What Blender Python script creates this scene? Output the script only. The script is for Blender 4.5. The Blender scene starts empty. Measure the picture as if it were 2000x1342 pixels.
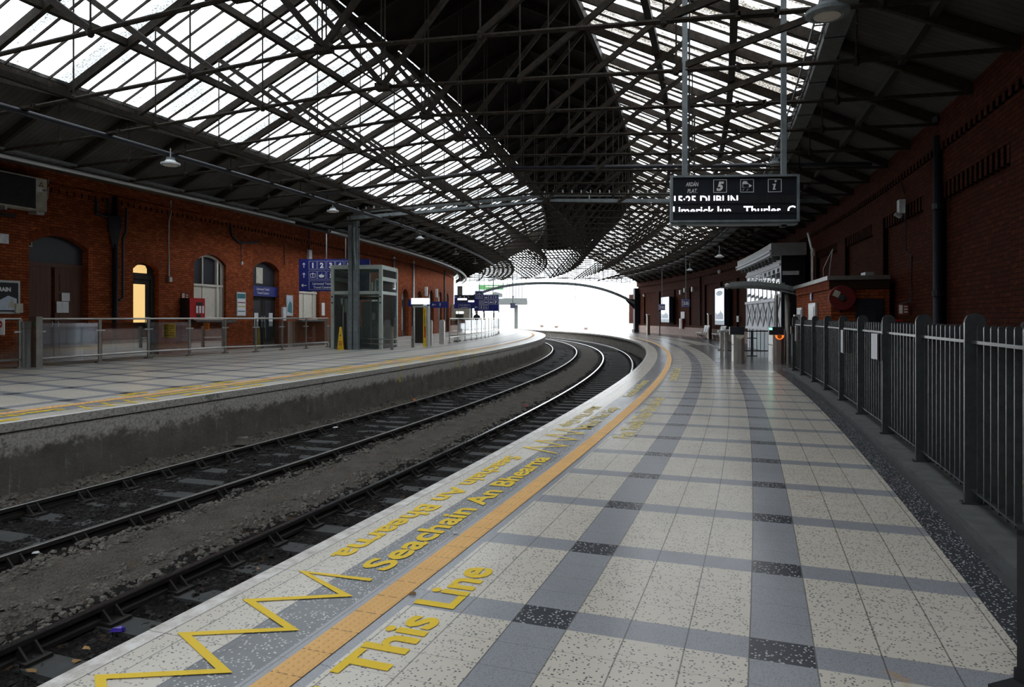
import bpy, bmesh, math, random
from mathutils import Vector, Matrix
random.seed(7)
SC = bpy.context.scene
COL = SC.collection
R = math.radians
# ------------------------------------------------------------------ plan geometry
# The station curves to the left.  s = metres along the right platform edge, d = metres to the right of it.
F, H, CX, CY = 1360., 1.55, 1000., 620.
DS = .25
ZL = .25                     # the left platform stands a little higher
def _path():
    def k(s): return .0045 + 9e-5*max(0, min(s, 130) - 7)
    def run(sign, n):
        x, y, th = -3.0859, 0., .3648; out = []
        for i in range(n):
            kk = k(sign*(i+.5)*DS); tm = th - sign*kk*DS/2
            x += sign*math.sin(tm)*DS; y += sign*math.cos(tm)*DS; th -= sign*kk*DS
            out.append((sign*(i+1)*DS, x, y, th))
        return out
    return run(-1, 240)[::-1] + [(0, -3.0859, 0., .3648)] + run(1, 800)
TB = _path(); S0 = TB[0][0]
def PT(s):
    f = (s-S0)/DS; i = max(0, min(int(f), len(TB)-2)); f -= i
    a, b = TB[i], TB[i+1]
    return tuple(a[j]+(b[j]-a[j])*f for j in (1, 2, 3))
def P(s, d, z=0.):
    x, y, th = PT(s)
    if d < -12.6 and s > 38: d = -12.6+(d+12.6)*(1-.9*min(1., (s-38)/36))   # the station wall closes in on the far end
    return Vector((x+d*math.cos(th), y-d*math.sin(th), z))
def G(x, y, z=0.):           # ground point seen at a photo pixel, for a floor at height z
    Y = F*(H-z)/(y-CY); return ((x-CX)/F*Y, Y)
def sd(X, Y):
    s = min(TB, key=lambda t: (t[1]-X)**2+(t[2]-Y)**2)[0]
    for _ in range(4):
        x, y, th = PT(s); s += (X-x)*math.sin(th)+(Y-y)*math.cos(th)
    x, y, th = PT(s)
    return s, (X-x)*math.cos(th)-(Y-y)*math.sin(th)
def SD(x, y, z=0.): return sd(*G(x, y, z))
def WH(px, py, d):           # where a sight line meets the wall that runs at offset d -> (s, z)
    r = (px-CX)/F; s = 1.; pv = None
    while s < 150:
        q = P(s, d)
        if q.y > 1:
            v = q.x-r*q.y
            if pv is not None and v*pv <= 0:
                s2 = s-.1+.1*abs(pv)/(abs(pv)+abs(v)); return s2, H+(CY-py)*P(s2, d).y/F
            pv = v
        s += .1
    return 60., H
def HD(s): return -PT(s)[2]  # z rotation of the local frame: x = right, y = along the track

# ------------------------------------------------------------------ mesh builder and objects
MATS = {}
class MB:
    def __init__(self): self.v = []; self.f = []; self.uv = []; self.mi = []
    def face(self, pts, uvs=None, m=0):
        n = len(self.v); self.v += [Vector(p) for p in pts]
        self.f.append(tuple(range(n, n+len(pts)))); self.uv.append(uvs); self.mi.append(m); return self
    def hexa(self, p, m=0):
        n = len(self.v); self.v += [Vector(q) for q in p]
        for f in ((0, 3, 2, 1), (4, 5, 6, 7), (0, 1, 5, 4), (1, 2, 6, 5), (2, 3, 7, 6), (3, 0, 4, 7)):
            self.f.append(tuple(n+i for i in f)); self.uv.append(None); self.mi.append(m)
        return self
    def box(self, c, size, rz=0., m=0, M=None):
        a, b, h = size[0]/2, size[1]/2, size[2]/2
        T = Matrix.Translation(c) @ (M if M is not None else Matrix.Rotation(rz, 4, 'Z'))
        return self.hexa([T @ Vector(q) for q in ((-a,-b,-h),(a,-b,-h),(a,b,-h),(-a,b,-h),(-a,-b,h),(a,-b,h),(a,b,h),(-a,b,h))], m)
    def bar(self, p, q, w, h, up=(0, 0, 1), m=0):      # beam, w across, h along up
        p, q = Vector(p), Vector(q); t = (q-p).normalized(); u = Vector(up)
        x = t.cross(u)
        if x.length < 1e-4: x = t.cross(Vector((0, 1, 0)))
        x.normalize(); u = x.cross(t).normalized()
        c = lambda o: [o-x*w/2-u*h/2, o+x*w/2-u*h/2, o+x*w/2+u*h/2, o-x*w/2+u*h/2]
        a, b = c(p), c(q)
        return self.hexa([a[0], a[1], a[2], a[3], b[0], b[1], b[2], b[3]], m)
    def tube(self, pts, r, n=8, cap=True, m=0):
        pts = [Vector(p) for p in pts]; rings = []; N = len(pts)
        for i, p in enumerate(pts):
            t = (pts[min(i+1, N-1)]-pts[max(i-1, 0)]).normalized()
            x = t.cross(Vector((0, 0, 1)))
            if x.length < 1e-3: x = Vector((1, 0, 0))
            x.normalize(); y = t.cross(x)
            rr = r[i] if isinstance(r, (list, tuple)) else r
            b = len(self.v)
            self.v += [p+(x*math.cos(2*math.pi*k/n)+y*math.sin(2*math.pi*k/n))*rr for k in range(n)]
            rings.append(b)
        for a, b in zip(rings, rings[1:]):
            for k in range(n):
                self.f.append((a+k, a+(k+1) % n, b+(k+1) % n, b+k)); self.uv.append(None); self.mi.append(m)
        if cap:
            for b in (rings[0], rings[-1]):
                self.f.append(tuple(b+k for k in range(n))); self.uv.append(None); self.mi.append(m)
        return self
    def lathe(self, prof, c=(0, 0, 0), n=20, M=None, m=0):
        c = Vector(c); M = M or Matrix(); rings = []
        for r, z in prof:
            b = len(self.v)
            self.v += [c+(M @ Vector((r*math.cos(2*math.pi*k/n), r*math.sin(2*math.pi*k/n), z))) for k in range(n)]
            rings.append(b)
        for a, b in zip(rings, rings[1:]):
            for k in range(n):
                self.f.append((a+k, a+(k+1) % n, b+(k+1) % n, b+k)); self.uv.append(None); self.mi.append(m)
        for b in (rings[0], rings[-1]):
            self.f.append(tuple(b+k for k in range(n))); self.uv.append(None); self.mi.append(m)
        return self
    def prism(self, poly, o, x, y, depth, m=0):        # planar polygon (2D) at o with axes x, y, pushed by depth along x cross y
        o, x, y = Vector(o), Vector(x), Vector(y); nn = x.cross(y).normalized()*depth
        a = [o+x*p+y*q for p, q in poly]; b = [p+nn for p in a]; k = len(a)
        self.face(b, m=m); self.face(a[::-1], m=m)
        for i in range(k): self.face([a[i], a[(i+1) % k], b[(i+1) % k], b[i]], m=m)
        return self
    def tri(self, vs, fs, m=0):
        n = len(self.v); self.v += [Vector(p) for p in vs]
        for f in fs: self.f.append(tuple(n+i for i in f)); self.uv.append(None); self.mi.append(m)
        return self
    def build(self, name, mat, parent=None, smooth=False, world=False, label=None):
        me = bpy.data.meshes.new(name)
        v = self.v
        if world and parent is not None:
            inv = parent.matrix_basis.inverted(); v = [inv @ p for p in v]
            if parent.parent: raise Exception('deep')
        me.from_pydata([tuple(p) for p in v], [], self.f)
        for mm in (mat if isinstance(mat, (list, tuple)) else [mat]): me.materials.append(MATS[mm] if isinstance(mm, str) else mm)
        if any(self.mi): me.polygons.foreach_set('material_index', self.mi)
        if any(u is not None for u in self.uv):
            L = me.uv_layers.new(name='UVMap').data; i = 0
            for f, u in zip(self.f, self.uv):
                for k in range(len(f)): L[i].uv = u[k] if u else (0, 0); i += 1
        if smooth: me.polygons.foreach_set('use_smooth', [True]*len(me.polygons))
        me.validate(); me.update()
        o = bpy.data.objects.new(name, me); COL.objects.link(o)
        if parent is not None: o.parent = parent
        if label: o['label'] = label
        return o
def tag(o, label, cat, group=None):
    o['label'] = label; o['category'] = cat
    if group: o['group'] = group
    return o
def thing(name, label, cat, loc=(0, 0, 0), rz=0., group=None):
    o = bpy.data.objects.new(name, None); COL.objects.link(o); o.empty_display_size = .2
    o.location = loc; o.rotation_euler = (0, 0, rz)
    o.matrix_basis = Matrix.Translation(loc) @ Matrix.Rotation(rz, 4, 'Z')
    return tag(o, label, cat, group)
def at(name, label, cat, s, d, z=0., group=None, turn=0.): return thing(name, label, cat, P(s, d, z), HD(s)+turn, group)
def struct(o): o['kind'] = 'structure'; return o
def dup(root, loc, rz, label=None, group=None):
    r = root.copy(); COL.objects.link(r); r.location = loc; r.rotation_euler = (0, 0, rz)
    if label: r['label'] = label
    if group: r['group'] = group
    for ch in list(root.children):
        c = ch.copy(); COL.objects.link(c); c.parent = r
        for g in ch.children:
            k = g.copy(); COL.objects.link(k); k.parent = c
    return r
ORD = 'first second third fourth fifth sixth seventh eighth ninth tenth eleventh twelfth thirteenth fourteenth fifteenth sixteenth seventeenth eighteenth nineteenth twentieth'.split()
TENS = {20: 'twenty', 30: 'thirty', 40: 'forty', 50: 'fifty', 60: 'sixty', 70: 'seventy', 80: 'eighty', 90: 'ninety'}
TENTH = {30: 'thirtieth', 40: 'fortieth', 50: 'fiftieth', 60: 'sixtieth', 70: 'seventieth', 80: 'eightieth', 90: 'ninetieth'}
def nth(i):
    if i <= 20: return ORD[i-1]
    t, u = i//10*10, i % 10
    if i > 100: return 'hundred and '+nth(i-100)
    return 'hundredth' if i == 100 else TENTH[t] if u == 0 else TENS[t]+'-'+ORD[u-1]

# ------------------------------------------------------------------ text
_fc = {}
def glyphs(body, bold=0., shear=0.):
    key = (body, bold, shear)
    if key not in _fc:
        c = bpy.data.curves.new('t', 'FONT'); c.body = body; c.size = 1; c.offset = bold; c.shear = shear; c.resolution_u = 3
        o = bpy.data.objects.new('t', c); COL.objects.link(o)
        me = o.evaluated_get(bpy.context.evaluated_depsgraph_get()).to_mesh()
        vs = [(v.co.x, v.co.y) for v in me.vertices]; fs = [tuple(p.vertices) for p in me.polygons]
        o.to_mesh_clear(); bpy.data.objects.remove(o); bpy.data.curves.remove(c)
        _fc[key] = (vs, fs)
    vs, fs = _fc[key]
    xs = [v[0] for v in vs]; ys = [v[1] for v in vs]
    return vs, fs, min(xs), max(xs), min(ys), max(ys)
def text_on(mb, body, o, x, y, h=None, w=None, bold=.01, shear=0., lift=.004, center=True, m=0):
    """letters on the plane o + x*u + y*v; h = capital height, w = total width"""
    vs, fs, x0, x1, y0, y1 = glyphs(body, bold, shear)
    k = (h/.73) if h else w/(x1-x0)
    kx = w/(x1-x0) if w else k
    o, x, y = Vector(o), Vector(x), Vector(y); n = x.cross(y).normalized()*lift
    cx = (x0+x1)/2 if center else x0
    return mb.tri([o+x*((a-cx)*kx)+y*(b*k)+n for a, b in vs], fs, m)

def clip_y(poly, y0):          # keep the part of a polygon above y0
    out = []
    for i, a in enumerate(poly):
        b = poly[(i+1) % len(poly)]
        if a[1] >= y0: out.append(a)
        if (a[1] >= y0) != (b[1] >= y0):
            t = (y0-a[1])/(b[1]-a[1]); out.append((a[0]+(b[0]-a[0])*t, y0))
    return out
# ------------------------------------------------------------------ materials
class E:                      # tiny expression layer over shader math nodes
    def __init__(s, nt, k): s.nt, s.k = nt, k
    def _m(s, op, *a):
        n = s.nt.nodes.new('ShaderNodeMath'); n.operation = op
        for i, q in enumerate((s,)+a):
            if isinstance(q, E): s.nt.links.new(q.k, n.inputs[i])
            else: n.inputs[i].default_value = q
        return E(s.nt, n.outputs[0])
    def __add__(s, o): return s._m('ADD', o)
    def __sub__(s, o): return s._m('SUBTRACT', o)
    def __mul__(s, o): return s._m('MULTIPLY', o)
    def __truediv__(s, o): return s._m('DIVIDE', o)
    def lt(s, o): return s._m('LESS_THAN', o)
    def gt(s, o): return s._m('GREATER_THAN', o)
    def fl(s): return s._m('FLOOR')
    def fr(s, p=1.): return s._m('FLOORED_MODULO', p)
    def ab(s): return s._m('ABSOLUTE')
    def mx(s, o): return s._m('MAXIMUM', o)
    def between(s, a, b): return s.gt(a)*s.lt(b)
    def near(s, c, w): return (s-c).ab().lt(w)
class Mat:
    def __init__(s, name, base=(.5, .5, .5), rough=.6, metal=0., spec=.5):
        m = bpy.data.materials.new(name); m.use_nodes = True; MATS[name] = m
        s.m, s.nt = m, m.node_tree; s.b = s.nt.nodes['Principled BSDF']
        s.b.inputs['Base Color'].default_value = (*base, 1); s.b.inputs['Roughness'].default_value = rough
        s.b.inputs['Metallic'].default_value = metal; s.b.inputs['Specular IOR Level'].default_value = spec
    def n(s, t, **kw):
        q = s.nt.nodes.new(t)
        for k, v in kw.items():
            if k.startswith('i_'): q.inputs[k[2:].replace('_', ' ')].default_value = v
            else: setattr(q, k, v)
        return q
    def co(s, which='Object'): return s.n('ShaderNodeTexCoord').outputs[which]
    def uv(s):
        q = s.n('ShaderNodeSeparateXYZ'); s.nt.links.new(s.n('ShaderNodeTexCoord').outputs['UV'], q.inputs[0])
        return E(s.nt, q.outputs[0]), E(s.nt, q.outputs[1])
    def scaled(s, vec, sc):
        q = s.n('ShaderNodeMapping'); q.inputs['Scale'].default_value = sc; s.nt.links.new(vec, q.inputs[0]); return q.outputs[0]
    def noise(s, vec, scale, detail=3., rough=.55):
        q = s.n('ShaderNodeTexNoise', i_Scale=scale, i_Detail=detail, i_Roughness=rough); s.nt.links.new(vec, q.inputs['Vector']); return E(s.nt, q.outputs[0])
    def vor(s, vec, scale):
        q = s.n('ShaderNodeTexVoronoi', i_Scale=scale); s.nt.links.new(vec, q.inputs['Vector'])
        c = s.n('ShaderNodeSeparateXYZ'); s.nt.links.new(q.outputs['Color'], c.inputs[0])
        return E(s.nt, q.outputs['Distance']), E(s.nt, c.outputs[0]), E(s.nt, c.outputs[1])
    def ramp(s, e, lo, hi):   # linear map of e from lo..hi to 0..1
        q = s.n('ShaderNodeMapRange'); q.inputs[1].default_value = lo; q.inputs[2].default_value = hi
        s.nt.links.new(e.k, q.inputs[0]); return E(s.nt, q.outputs[0])
    def mix(s, f, a, b):
        q = s.n('ShaderNodeMix', data_type='RGBA')
        if isinstance(f, E): s.nt.links.new(f.k, q.inputs[0])
        else: q.inputs[0].default_value = f
        for i, c in ((6, a), (7, b)):
            if isinstance(c, tuple): q.inputs[i].default_value = (*c, 1)
            else: s.nt.links.new(c, q.inputs[i])
        return q.outputs[2]
    def col(s, c): s.nt.links.new(c, s.b.inputs['Base Color']); return s
    def rough(s, e): s.nt.links.new(e.k, s.b.inputs['Roughness']); return s
    def bump(s, e, strength=.5, dist=.01):
        q = s.n('ShaderNodeBump'); q.inputs['Strength'].default_value = strength; q.inputs['Distance'].default_value = dist
        s.nt.links.new(e.k, q.inputs['Height']); s.nt.links.new(q.outputs[0], s.b.inputs['Normal']); return s
def plain(name, base, rough=.55, metal=0., var=.25, scale=6., spec=.4):
    """a painted or metal surface with slight mottling"""
    m = Mat(name, base, rough, metal, spec); n = m.noise(m.co(), scale, 4)
    lo = tuple(c*(1-var) for c in base); hi = tuple(min(1, c*(1+var)) for c in base)
    m.col(m.mix(m.ramp(n, .3, .7), lo, hi)); return m
def glow(name, colr, strength):
    m = Mat(name, colr); m.b.inputs['Emission Color'].default_value = (*colr, 1); m.b.inputs['Emission Strength'].default_value = strength; return m
# ------------------------------------------------------------------ material library
def tiled_floor(name, left=False):
    m = Mat(name, rough=.3, spec=.28 if left else .5); u, v = m.uv(); uvv = m.co('UV')
    dist, r1, r2 = m.vor(uvv, 62.); chip = dist.lt(.34)*r1.gt(.5)
    d2, q1, q2 = m.vor(uvv, 150.); fine = d2.lt(.4)*q1.gt(.45)
    big = m.noise(uvv, 1.7, 6, .62); dirt = m.ramp(big, .2, .85)
    cream = m.mix(chip, m.mix(dirt, (.63, .585, .51), (.54, .50, .43)), m.mix(r2, (.07, .075, .09), (.26, .25, .23)))
    grey = m.mix(fine, m.mix(dirt, (.315, .325, .35), (.265, .275, .297)), (.19, .20, .22))
    dark = m.mix(chip, (.052, .056, .066), (.50, .50, .48))
    conc = m.mix(m.ramp(m.noise(uvv, 9., 5, .7), .3, .62), (.36, .32, .27), (.74, .72, .69)); ash = m.mix(dirt, (.105, .108, .112), (.075, .077, .08))
    if not left:
        st = v.near(1.80, .143).mx(v.near(2.945, .143)); tr = (u-4.38).fr(1.124).lt(.222)
        j = ((v-1.657).fr(.286).lt(.007)).mx((((u-4.38).fr(1.124)-.222).fr(.2255)).lt(.0025)*v.gt(1.06))
        e = v
        bands = [(0, .10, conc), (.10, .47, cream), (.47, .78, dark), (.78, 1.06, grey)]
        zone = e.gt(1.06)
    else:
        e = v*-1-5.85; uu = u+v*.235
        st = (e-1.38).fr(1.72).lt(.26)*e.gt(1.3); tr = uu.fr(1.14).between(.42, .68)
        j = ((e-1.38).fr(.29).lt(.004)).mx(uu.fr(.285).lt(.004))
        bands = [(0, .13, m.mix(dirt, (.80, .79, .76), (.68, .66, .62))), (.13, .45, cream), (.45, .74, grey), (.74, 1.02, grey)]
        zone = e.gt(1.02)
    tiles = m.mix(st*tr, m.mix(st.mx(tr), cream, grey), dark)
    c = tiles
    for a, b, k in bands: c = m.mix(e.between(a-.001, b), c, k if k is not dark else m.mix(chip, (.13, .137, .15), (.55, .55, .53)))
    lines = e.near(.106 if not left else .13, .004).mx(e.near(.475 if not left else .45, .0025)).mx(u.fr(.92).lt(.004)*e.lt(1.06))
    c = m.mix(lines*.8, c, (.07, .065, .06))
    if not left:
        c = m.mix(v.between(3.99, 4.19), c, dark); c = m.mix(v.gt(4.19), c, ash)
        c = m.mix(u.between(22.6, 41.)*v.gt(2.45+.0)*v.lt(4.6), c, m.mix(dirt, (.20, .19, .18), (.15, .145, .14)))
        c = m.mix(v.near(5.2, .03)*u.lt(20), c, (.7, .55, .05))
        st2 = m.noise(uvv, 3.1, 5); c = m.mix(m.ramp(st2, .66, .74)*v.between(3.2, 4.0)*u.lt(9), c, (.42, .27, .13))
    c = m.mix(j*.75, c, (.09, .085, .08)); m.col(c)
    m.rough(m.ramp(m.noise(uvv, 2.2, 5), .2, .85)*.10+(.30 if left else .17)); m.bump(j*-1, .2, .003)
    return m
tiled_floor('terrazzo'); tiled_floor('terrazzo_far', True)
def mk():
    m = Mat('platform_face', rough=.9, spec=.1); u, v = m.uv(); uvv = m.co('UV')
    n = m.noise(uvv, 2.2, 6, .65); st = m.noise(m.scaled(uvv, (7, .7, 1)), 2., 5, .6); fine = m.noise(uvv, 22., 5, .7)
    c = m.mix(m.ramp(n, .3, .75), (.10, .092, .08), (.175, .162, .143))
    top = m.ramp(v+m.ramp(n, .2, .8)*.2+m.ramp(m.noise(uvv, 7., 6, .7), .25, .75)*.22, .04, .15)
    c = m.mix(top*m.ramp(fine, .28, .55)*.9, c, (.50, .485, .45))
    c = m.mix(m.ramp(st, .61, .68)*m.ramp(fine, .35, .6)*.6, c, (.42, .41, .38))
    c = m.mix(m.ramp(m.noise(uvv, .8, 5), .58, .64)*(m.noise(uvv, 6.).gt(.52))*.5, c, (.05, .05, .045))
    c = m.mix(u.near(18.05, .05).mx(u.near(22.8, .06)).mx(u.near(24.6, .06))*m.noise(uvv, 9.).gt(.47)*v.gt(-.2), c, (.55, .43, .04))
    m.col(c).bump(fine+n*2, .6, .03)
    m = Mat('trackbed', rough=.95, spec=.1); u, v = m.uv(); uvv = m.co('UV')
    d, r1, r2 = m.vor(uvv, 48.); n = m.noise(uvv, 3., 6, .65); f2 = m.noise(uvv, 45., 4)
    stone = m.mix(r1, (.009, .0085, .0085), (.026, .024, .0225)); grit = m.mix(m.ramp(f2*.6+n*.4, .35, .65), (.058, .053, .046), (.145, .132, .117))
    wob = n*.5-.25
    mid = (v+wob+2.95).ab().lt(.5)
    c = m.mix(mid, stone, grit); c = m.mix((v+wob*.5+5.8).lt(.35), c, m.mix(r2, (.07, .06, .05), (.2, .18, .155)))
    c = m.mix(m.ramp(m.noise(uvv, 5., 3), .60, .70)*.5, c, (.12, .075, .045)); m.col(c).bump(d*-1+f2*.3, .8, .03)
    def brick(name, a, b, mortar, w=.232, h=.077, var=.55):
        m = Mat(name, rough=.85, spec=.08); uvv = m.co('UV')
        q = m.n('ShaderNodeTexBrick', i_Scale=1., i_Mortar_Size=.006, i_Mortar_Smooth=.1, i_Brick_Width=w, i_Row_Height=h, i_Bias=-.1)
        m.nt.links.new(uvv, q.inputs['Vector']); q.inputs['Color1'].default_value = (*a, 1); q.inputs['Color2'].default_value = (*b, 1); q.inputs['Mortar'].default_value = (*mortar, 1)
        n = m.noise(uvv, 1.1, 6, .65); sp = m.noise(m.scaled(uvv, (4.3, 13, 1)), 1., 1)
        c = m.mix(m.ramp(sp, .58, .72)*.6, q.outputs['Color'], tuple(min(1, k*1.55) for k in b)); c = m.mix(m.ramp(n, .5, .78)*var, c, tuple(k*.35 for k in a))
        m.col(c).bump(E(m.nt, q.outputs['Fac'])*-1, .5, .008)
    brick('brick', (.195, .044, .015), (.30, .078, .027), (.030, .014, .010))
    brick('brick_shaded', (.042, .0105, .005), (.070, .0175, .0075), (.006, .003, .0025))  # same brick darkened: the dimness of the right wall is put into its colour
    brick('brick_arch', (.17, .038, .014), (.22, .055, .02), (.035, .018, .012), .08, .26)
    m = Mat('brick_platform', rough=.8); MATS['brick_platform'] = m.m
    m = Mat('boards', rough=.8, spec=.15); u, v = m.uv(); n = m.noise(m.co('UV'), 2., 4); j = u.fr(.14).lt(.012)
    c = m.mix(m.ramp(n, .3, .7), (.085, .08, .074), (.055, .052, .047)); c = m.mix(u.fr(.14*2).gt(.14)*.18, c, (.04, .038, .035)); m.col(m.mix(j*.85, c, (.02, .02, .02)))
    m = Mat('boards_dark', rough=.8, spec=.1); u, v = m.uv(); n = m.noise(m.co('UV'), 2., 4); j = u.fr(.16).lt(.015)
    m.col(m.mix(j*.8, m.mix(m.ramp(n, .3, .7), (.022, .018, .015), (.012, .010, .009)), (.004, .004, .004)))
    # weathered roof glazing: daylight straight through, held back by grime that runs down the panes
    def glaze(name, c0, dirt, amt, seed):
        m = Mat(name); nt = m.nt; uvv = m.co('UV'); u, v = m.uv()
        st = m.noise(m.scaled(uvv, (2.6, .35, 1)), 1.+seed, 4, .6); blot = m.noise(uvv, 3.+seed, 6, .72); speck = m.noise(uvv, 26., 3, .7)
        pane = E(nt, m.n('ShaderNodeTexWhiteNoise', noise_dimensions='1D').outputs[0])
        wn = nt.nodes[-1]; nt.links.new((u/.4625).fl().k, wn.inputs['W'])
        g = m.ramp(st+(pane-.5)*.34+(blot-.5)*.5, (.30), (.60))
        f = g*amt*(m.ramp(speck, .3, .62)*.55+.45)
        c = m.mix(f, c0, dirt); c = m.mix(v.fr(.62).lt(.018)*.3, c, tuple(k*.7 for k in dirt))
        t = m.n('ShaderNodeBsdfTransparent'); nt.links.new(c, t.inputs[0]); nt.links.new(t.outputs[0], nt.nodes['Material Output'].inputs[0])
    glaze('roof_glass', (.94, .97, 1.), (.058, .066, .064), 1., 0.); glaze('roof_glass_brown', (.93, .95, .98), (.070, .056, .038), 1.2, .7)
    glaze('gable_glass', (.97, .98, 1.), (.8, .82, .82), .5, .3)
    def clear(name, tint, refl=1., haze=0.):
        m = Mat(name); nt = m.nt
        t = m.n('ShaderNodeBsdfTransparent'); t.inputs[0].default_value = (*tint, 1); g = m.n('ShaderNodeBsdfGlossy'); g.inputs['Roughness'].default_value = .03
        fz = m.n('ShaderNodeFresnel'); fz.inputs[0].default_value = 1.45; mxs = m.n('ShaderNodeMixShader')
        nt.links.new((E(nt, fz.outputs[0])*refl).k, mxs.inputs[0]); nt.links.new(t.outputs[0], mxs.inputs[1]); nt.links.new(g.outputs[0], mxs.inputs[2])
        out = mxs.outputs[0]
        if haze:
            df = m.n('ShaderNodeBsdfDiffuse'); df.inputs[0].default_value = (.62, .7, .68, 1); m2 = m.n('ShaderNodeMixShader'); m2.inputs[0].default_value = haze
            nt.links.new(out, m2.inputs[1]); nt.links.new(df.outputs[0], m2.inputs[2]); out = m2.outputs[0]
        nt.links.new(out, nt.nodes['Material Output'].inputs[0])
    clear('clear_glass', (.88, .9, .89), .6); clear('lift_glass', (.80, .87, .85), 1.2, .05); clear('window_glass', (.5, .55, .55), 1.5)
    m = Mat('iron', rough=.75, spec=.15); n = m.noise(m.co(), 9., 5, .65)
    c = m.mix(m.ramp(n, .35, .7), (.016, .012, .009), (.036, .029, .022)); c = m.mix(m.ramp(m.noise(m.co(), 23., 3), .66, .72)*.5, c, (.16, .145, .12)); m.col(c)
    m = Mat('tactile', rough=.6); n = m.noise(m.co('UV'), 3., 4); u, v = m.uv(); m.col(m.mix(u.fr(.222).between(.0004, .0075), m.mix(m.ramp(n, .3, .75), (.80, .47, .17), (.66, .38, .13)), (.2, .12, .05)))
    m = Mat('road_paint', rough=.55); n = m.noise(m.co(), 40., 5, .7); m.col(m.mix(m.ramp(n, .62, .74)*.7, (.80, .55, .015), (.42, .36, .2)))
    m = Mat('worn_paint', rough=.6); n = m.noise(m.co(), 30., 5, .7); m.col(m.mix(m.ramp(n, .44, .62)*.8, (.74, .58, .16), (.5, .47, .4)))
    m = Mat('wood', rough=.5); n = m.noise(m.scaled(m.co(), (18, 18, 1.2)), 1., 4); m.col(m.mix(m.ramp(n, .3, .7), (.06, .018, .008), (.10, .034, .015)))
    m = Mat('lined_glass', rough=.4)
    plain('steel', (.55, .54, .52), .32, .9, .08); plain('steel_dark', (.30, .29, .27), .4, .8, .15); plain('grey_paint', (.18, .21, .225), .45); plain('tray_grey', (.10, .11, .108), .5)
    plain('galv', (.48, .50, .50), .45, .6, .12); plain('fence_paint', (.043, .049, .052), .2, 0., .2, 14., .8); plain('black', (.018, .018, .02), .5); plain('dark_metal', (.06, .06, .062), .5)
    plain('rail_web', (.024, .021, .019), .65, .3); plain('rail_head', (.62, .63, .66), .16, 1., .06, 20.); plain('rail_head_dull', (.30, .29, .28), .35, .9, .15, 20.)
    plain('sleeper', (.042, .044, .044), .8); plain('white_paint', (.78, .80, .82), .5, 0., .06); plain('cream_paint', (.62, .59, .52), .5, 0., .08); plain('green_frame', (.46, .53, .49), .4, .1, .1)
    plain('sign_blue', (.015, .024, .19), .35, 0., .1); plain('sign_white', (.80, .81, .82), .5, 0., .04); plain('board_black', (.022, .026, .034), .25, 0., .1, 6., .6)
    plain('sign_grey', (.64, .66, .68), .5, 0., .05)
    plain('red', (.42, .015, .018), .4); plain('dark_red', (.13, .010, .009), .5); plain('yellow', (.78, .50, .02), .45); plain('gold_sign', (.62, .42, .06), .5); plain('paper', (.72, .73, .76), .6, 0., .05)
    plain('teal', (.03, .17, .21), .5); plain('orange', (.8, .22, .02), .5); plain('purple', (.06, .03, .38), .25); plain('leaf', (.30, .17, .06), .8, 0., .4); plain('stone', (.125, .115, .10), .9, 0., .45, 3.); plain('stone_dark', (.020, .019, .018), .9, 0., .4, 3.)
    plain('blue_poster', (.10, .22, .50), .4); plain('green_poster', (.05, .17, .05), .5); plain('sky_poster', (.50, .58, .70), .4, 0., .2, 2.); plain('beige', (.50, .48, .40), .5); plain('signal_white', (.74, .76, .82), .5, 0., .05)
    plain('panel_blue', (.60, .68, .76), .45, 0., .05); plain('concrete', (.09, .094, .092), .8); plain('ash', (.10, .102, .105), .75); plain('render_pink', (.36, .27, .24), .85, 0., .2); plain('outside', (.62, .62, .60), .9, 0., .05, .3)
    plain('skin', (.5, .32, .24), .6); plain('cloth_dark', (.02, .02, .024), .9); plain('pot', (.62, .45, .38), .8); plain('lamp_white', (.62, .64, .66), .45)
    plain('slate_blue', (.012, .014, .022), .5); plain('timber_dark', (.018, .015, .012), .7)
    glow('led', (.86, .84, 1.), 3.); glow('lit_glass', (1., .66, .26), .62); glow('lamp_on', (1., 1., 1.), 6.); glow('green_led', (.1, 1., .35), 5.); glow('orange_led', (1., .16, .02), 1.2); glow('lightbox', (.80, .90, 1.), .85); glow('screen_white', (.9, .95, 1.), 1.3)
mk()

# ------------------------------------------------------------------ helpers along the track
def ribbon(mb, a, b, s0, s1, step=1., m=0, uvk=None):
    """strip between the lines a=(d,z) and b=(d,z) running from s0 to s1; uv = (s, d or z)"""
    n = max(1, int(math.ceil((s1-s0)/step)))
    if uvk is None:
        uvk = (a[0], b[0]) if abs(a[0]-b[0]) >= abs(a[1]-b[1]) else (a[1], b[1])
    for i in range(n):
        p, q = s0+(s1-s0)*i/n, s0+(s1-s0)*(i+1)/n
        mb.face([P(p, *a), P(p, *b), P(q, *b), P(q, *a)], [(p, uvk[0]), (p, uvk[1]), (q, uvk[1]), (q, uvk[0])], m)
    return mb
def slab(mb, prof, s0, s1, step=1., m=0):
    """closed profile of (d,z) points swept along the track"""
    k = len(prof)
    for i in range(k): ribbon(mb, prof[i], prof[(i+1) % k], s0, s1, step, m)
    for s, o in ((s0, 1), (s1, -1)): mb.face([P(s, *q) for q in prof][::o], [(0, 0)]*k, m)
    return mb
def line(s0, s1, d, z, step=1.):
    n = max(1, int((s1-s0)/step)); return [P(s0+(s1-s0)*i/n, d, z) for i in range(n+1)]
SB, SE = -45., 73.5            # the shed: from behind the viewer to its open end

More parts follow.
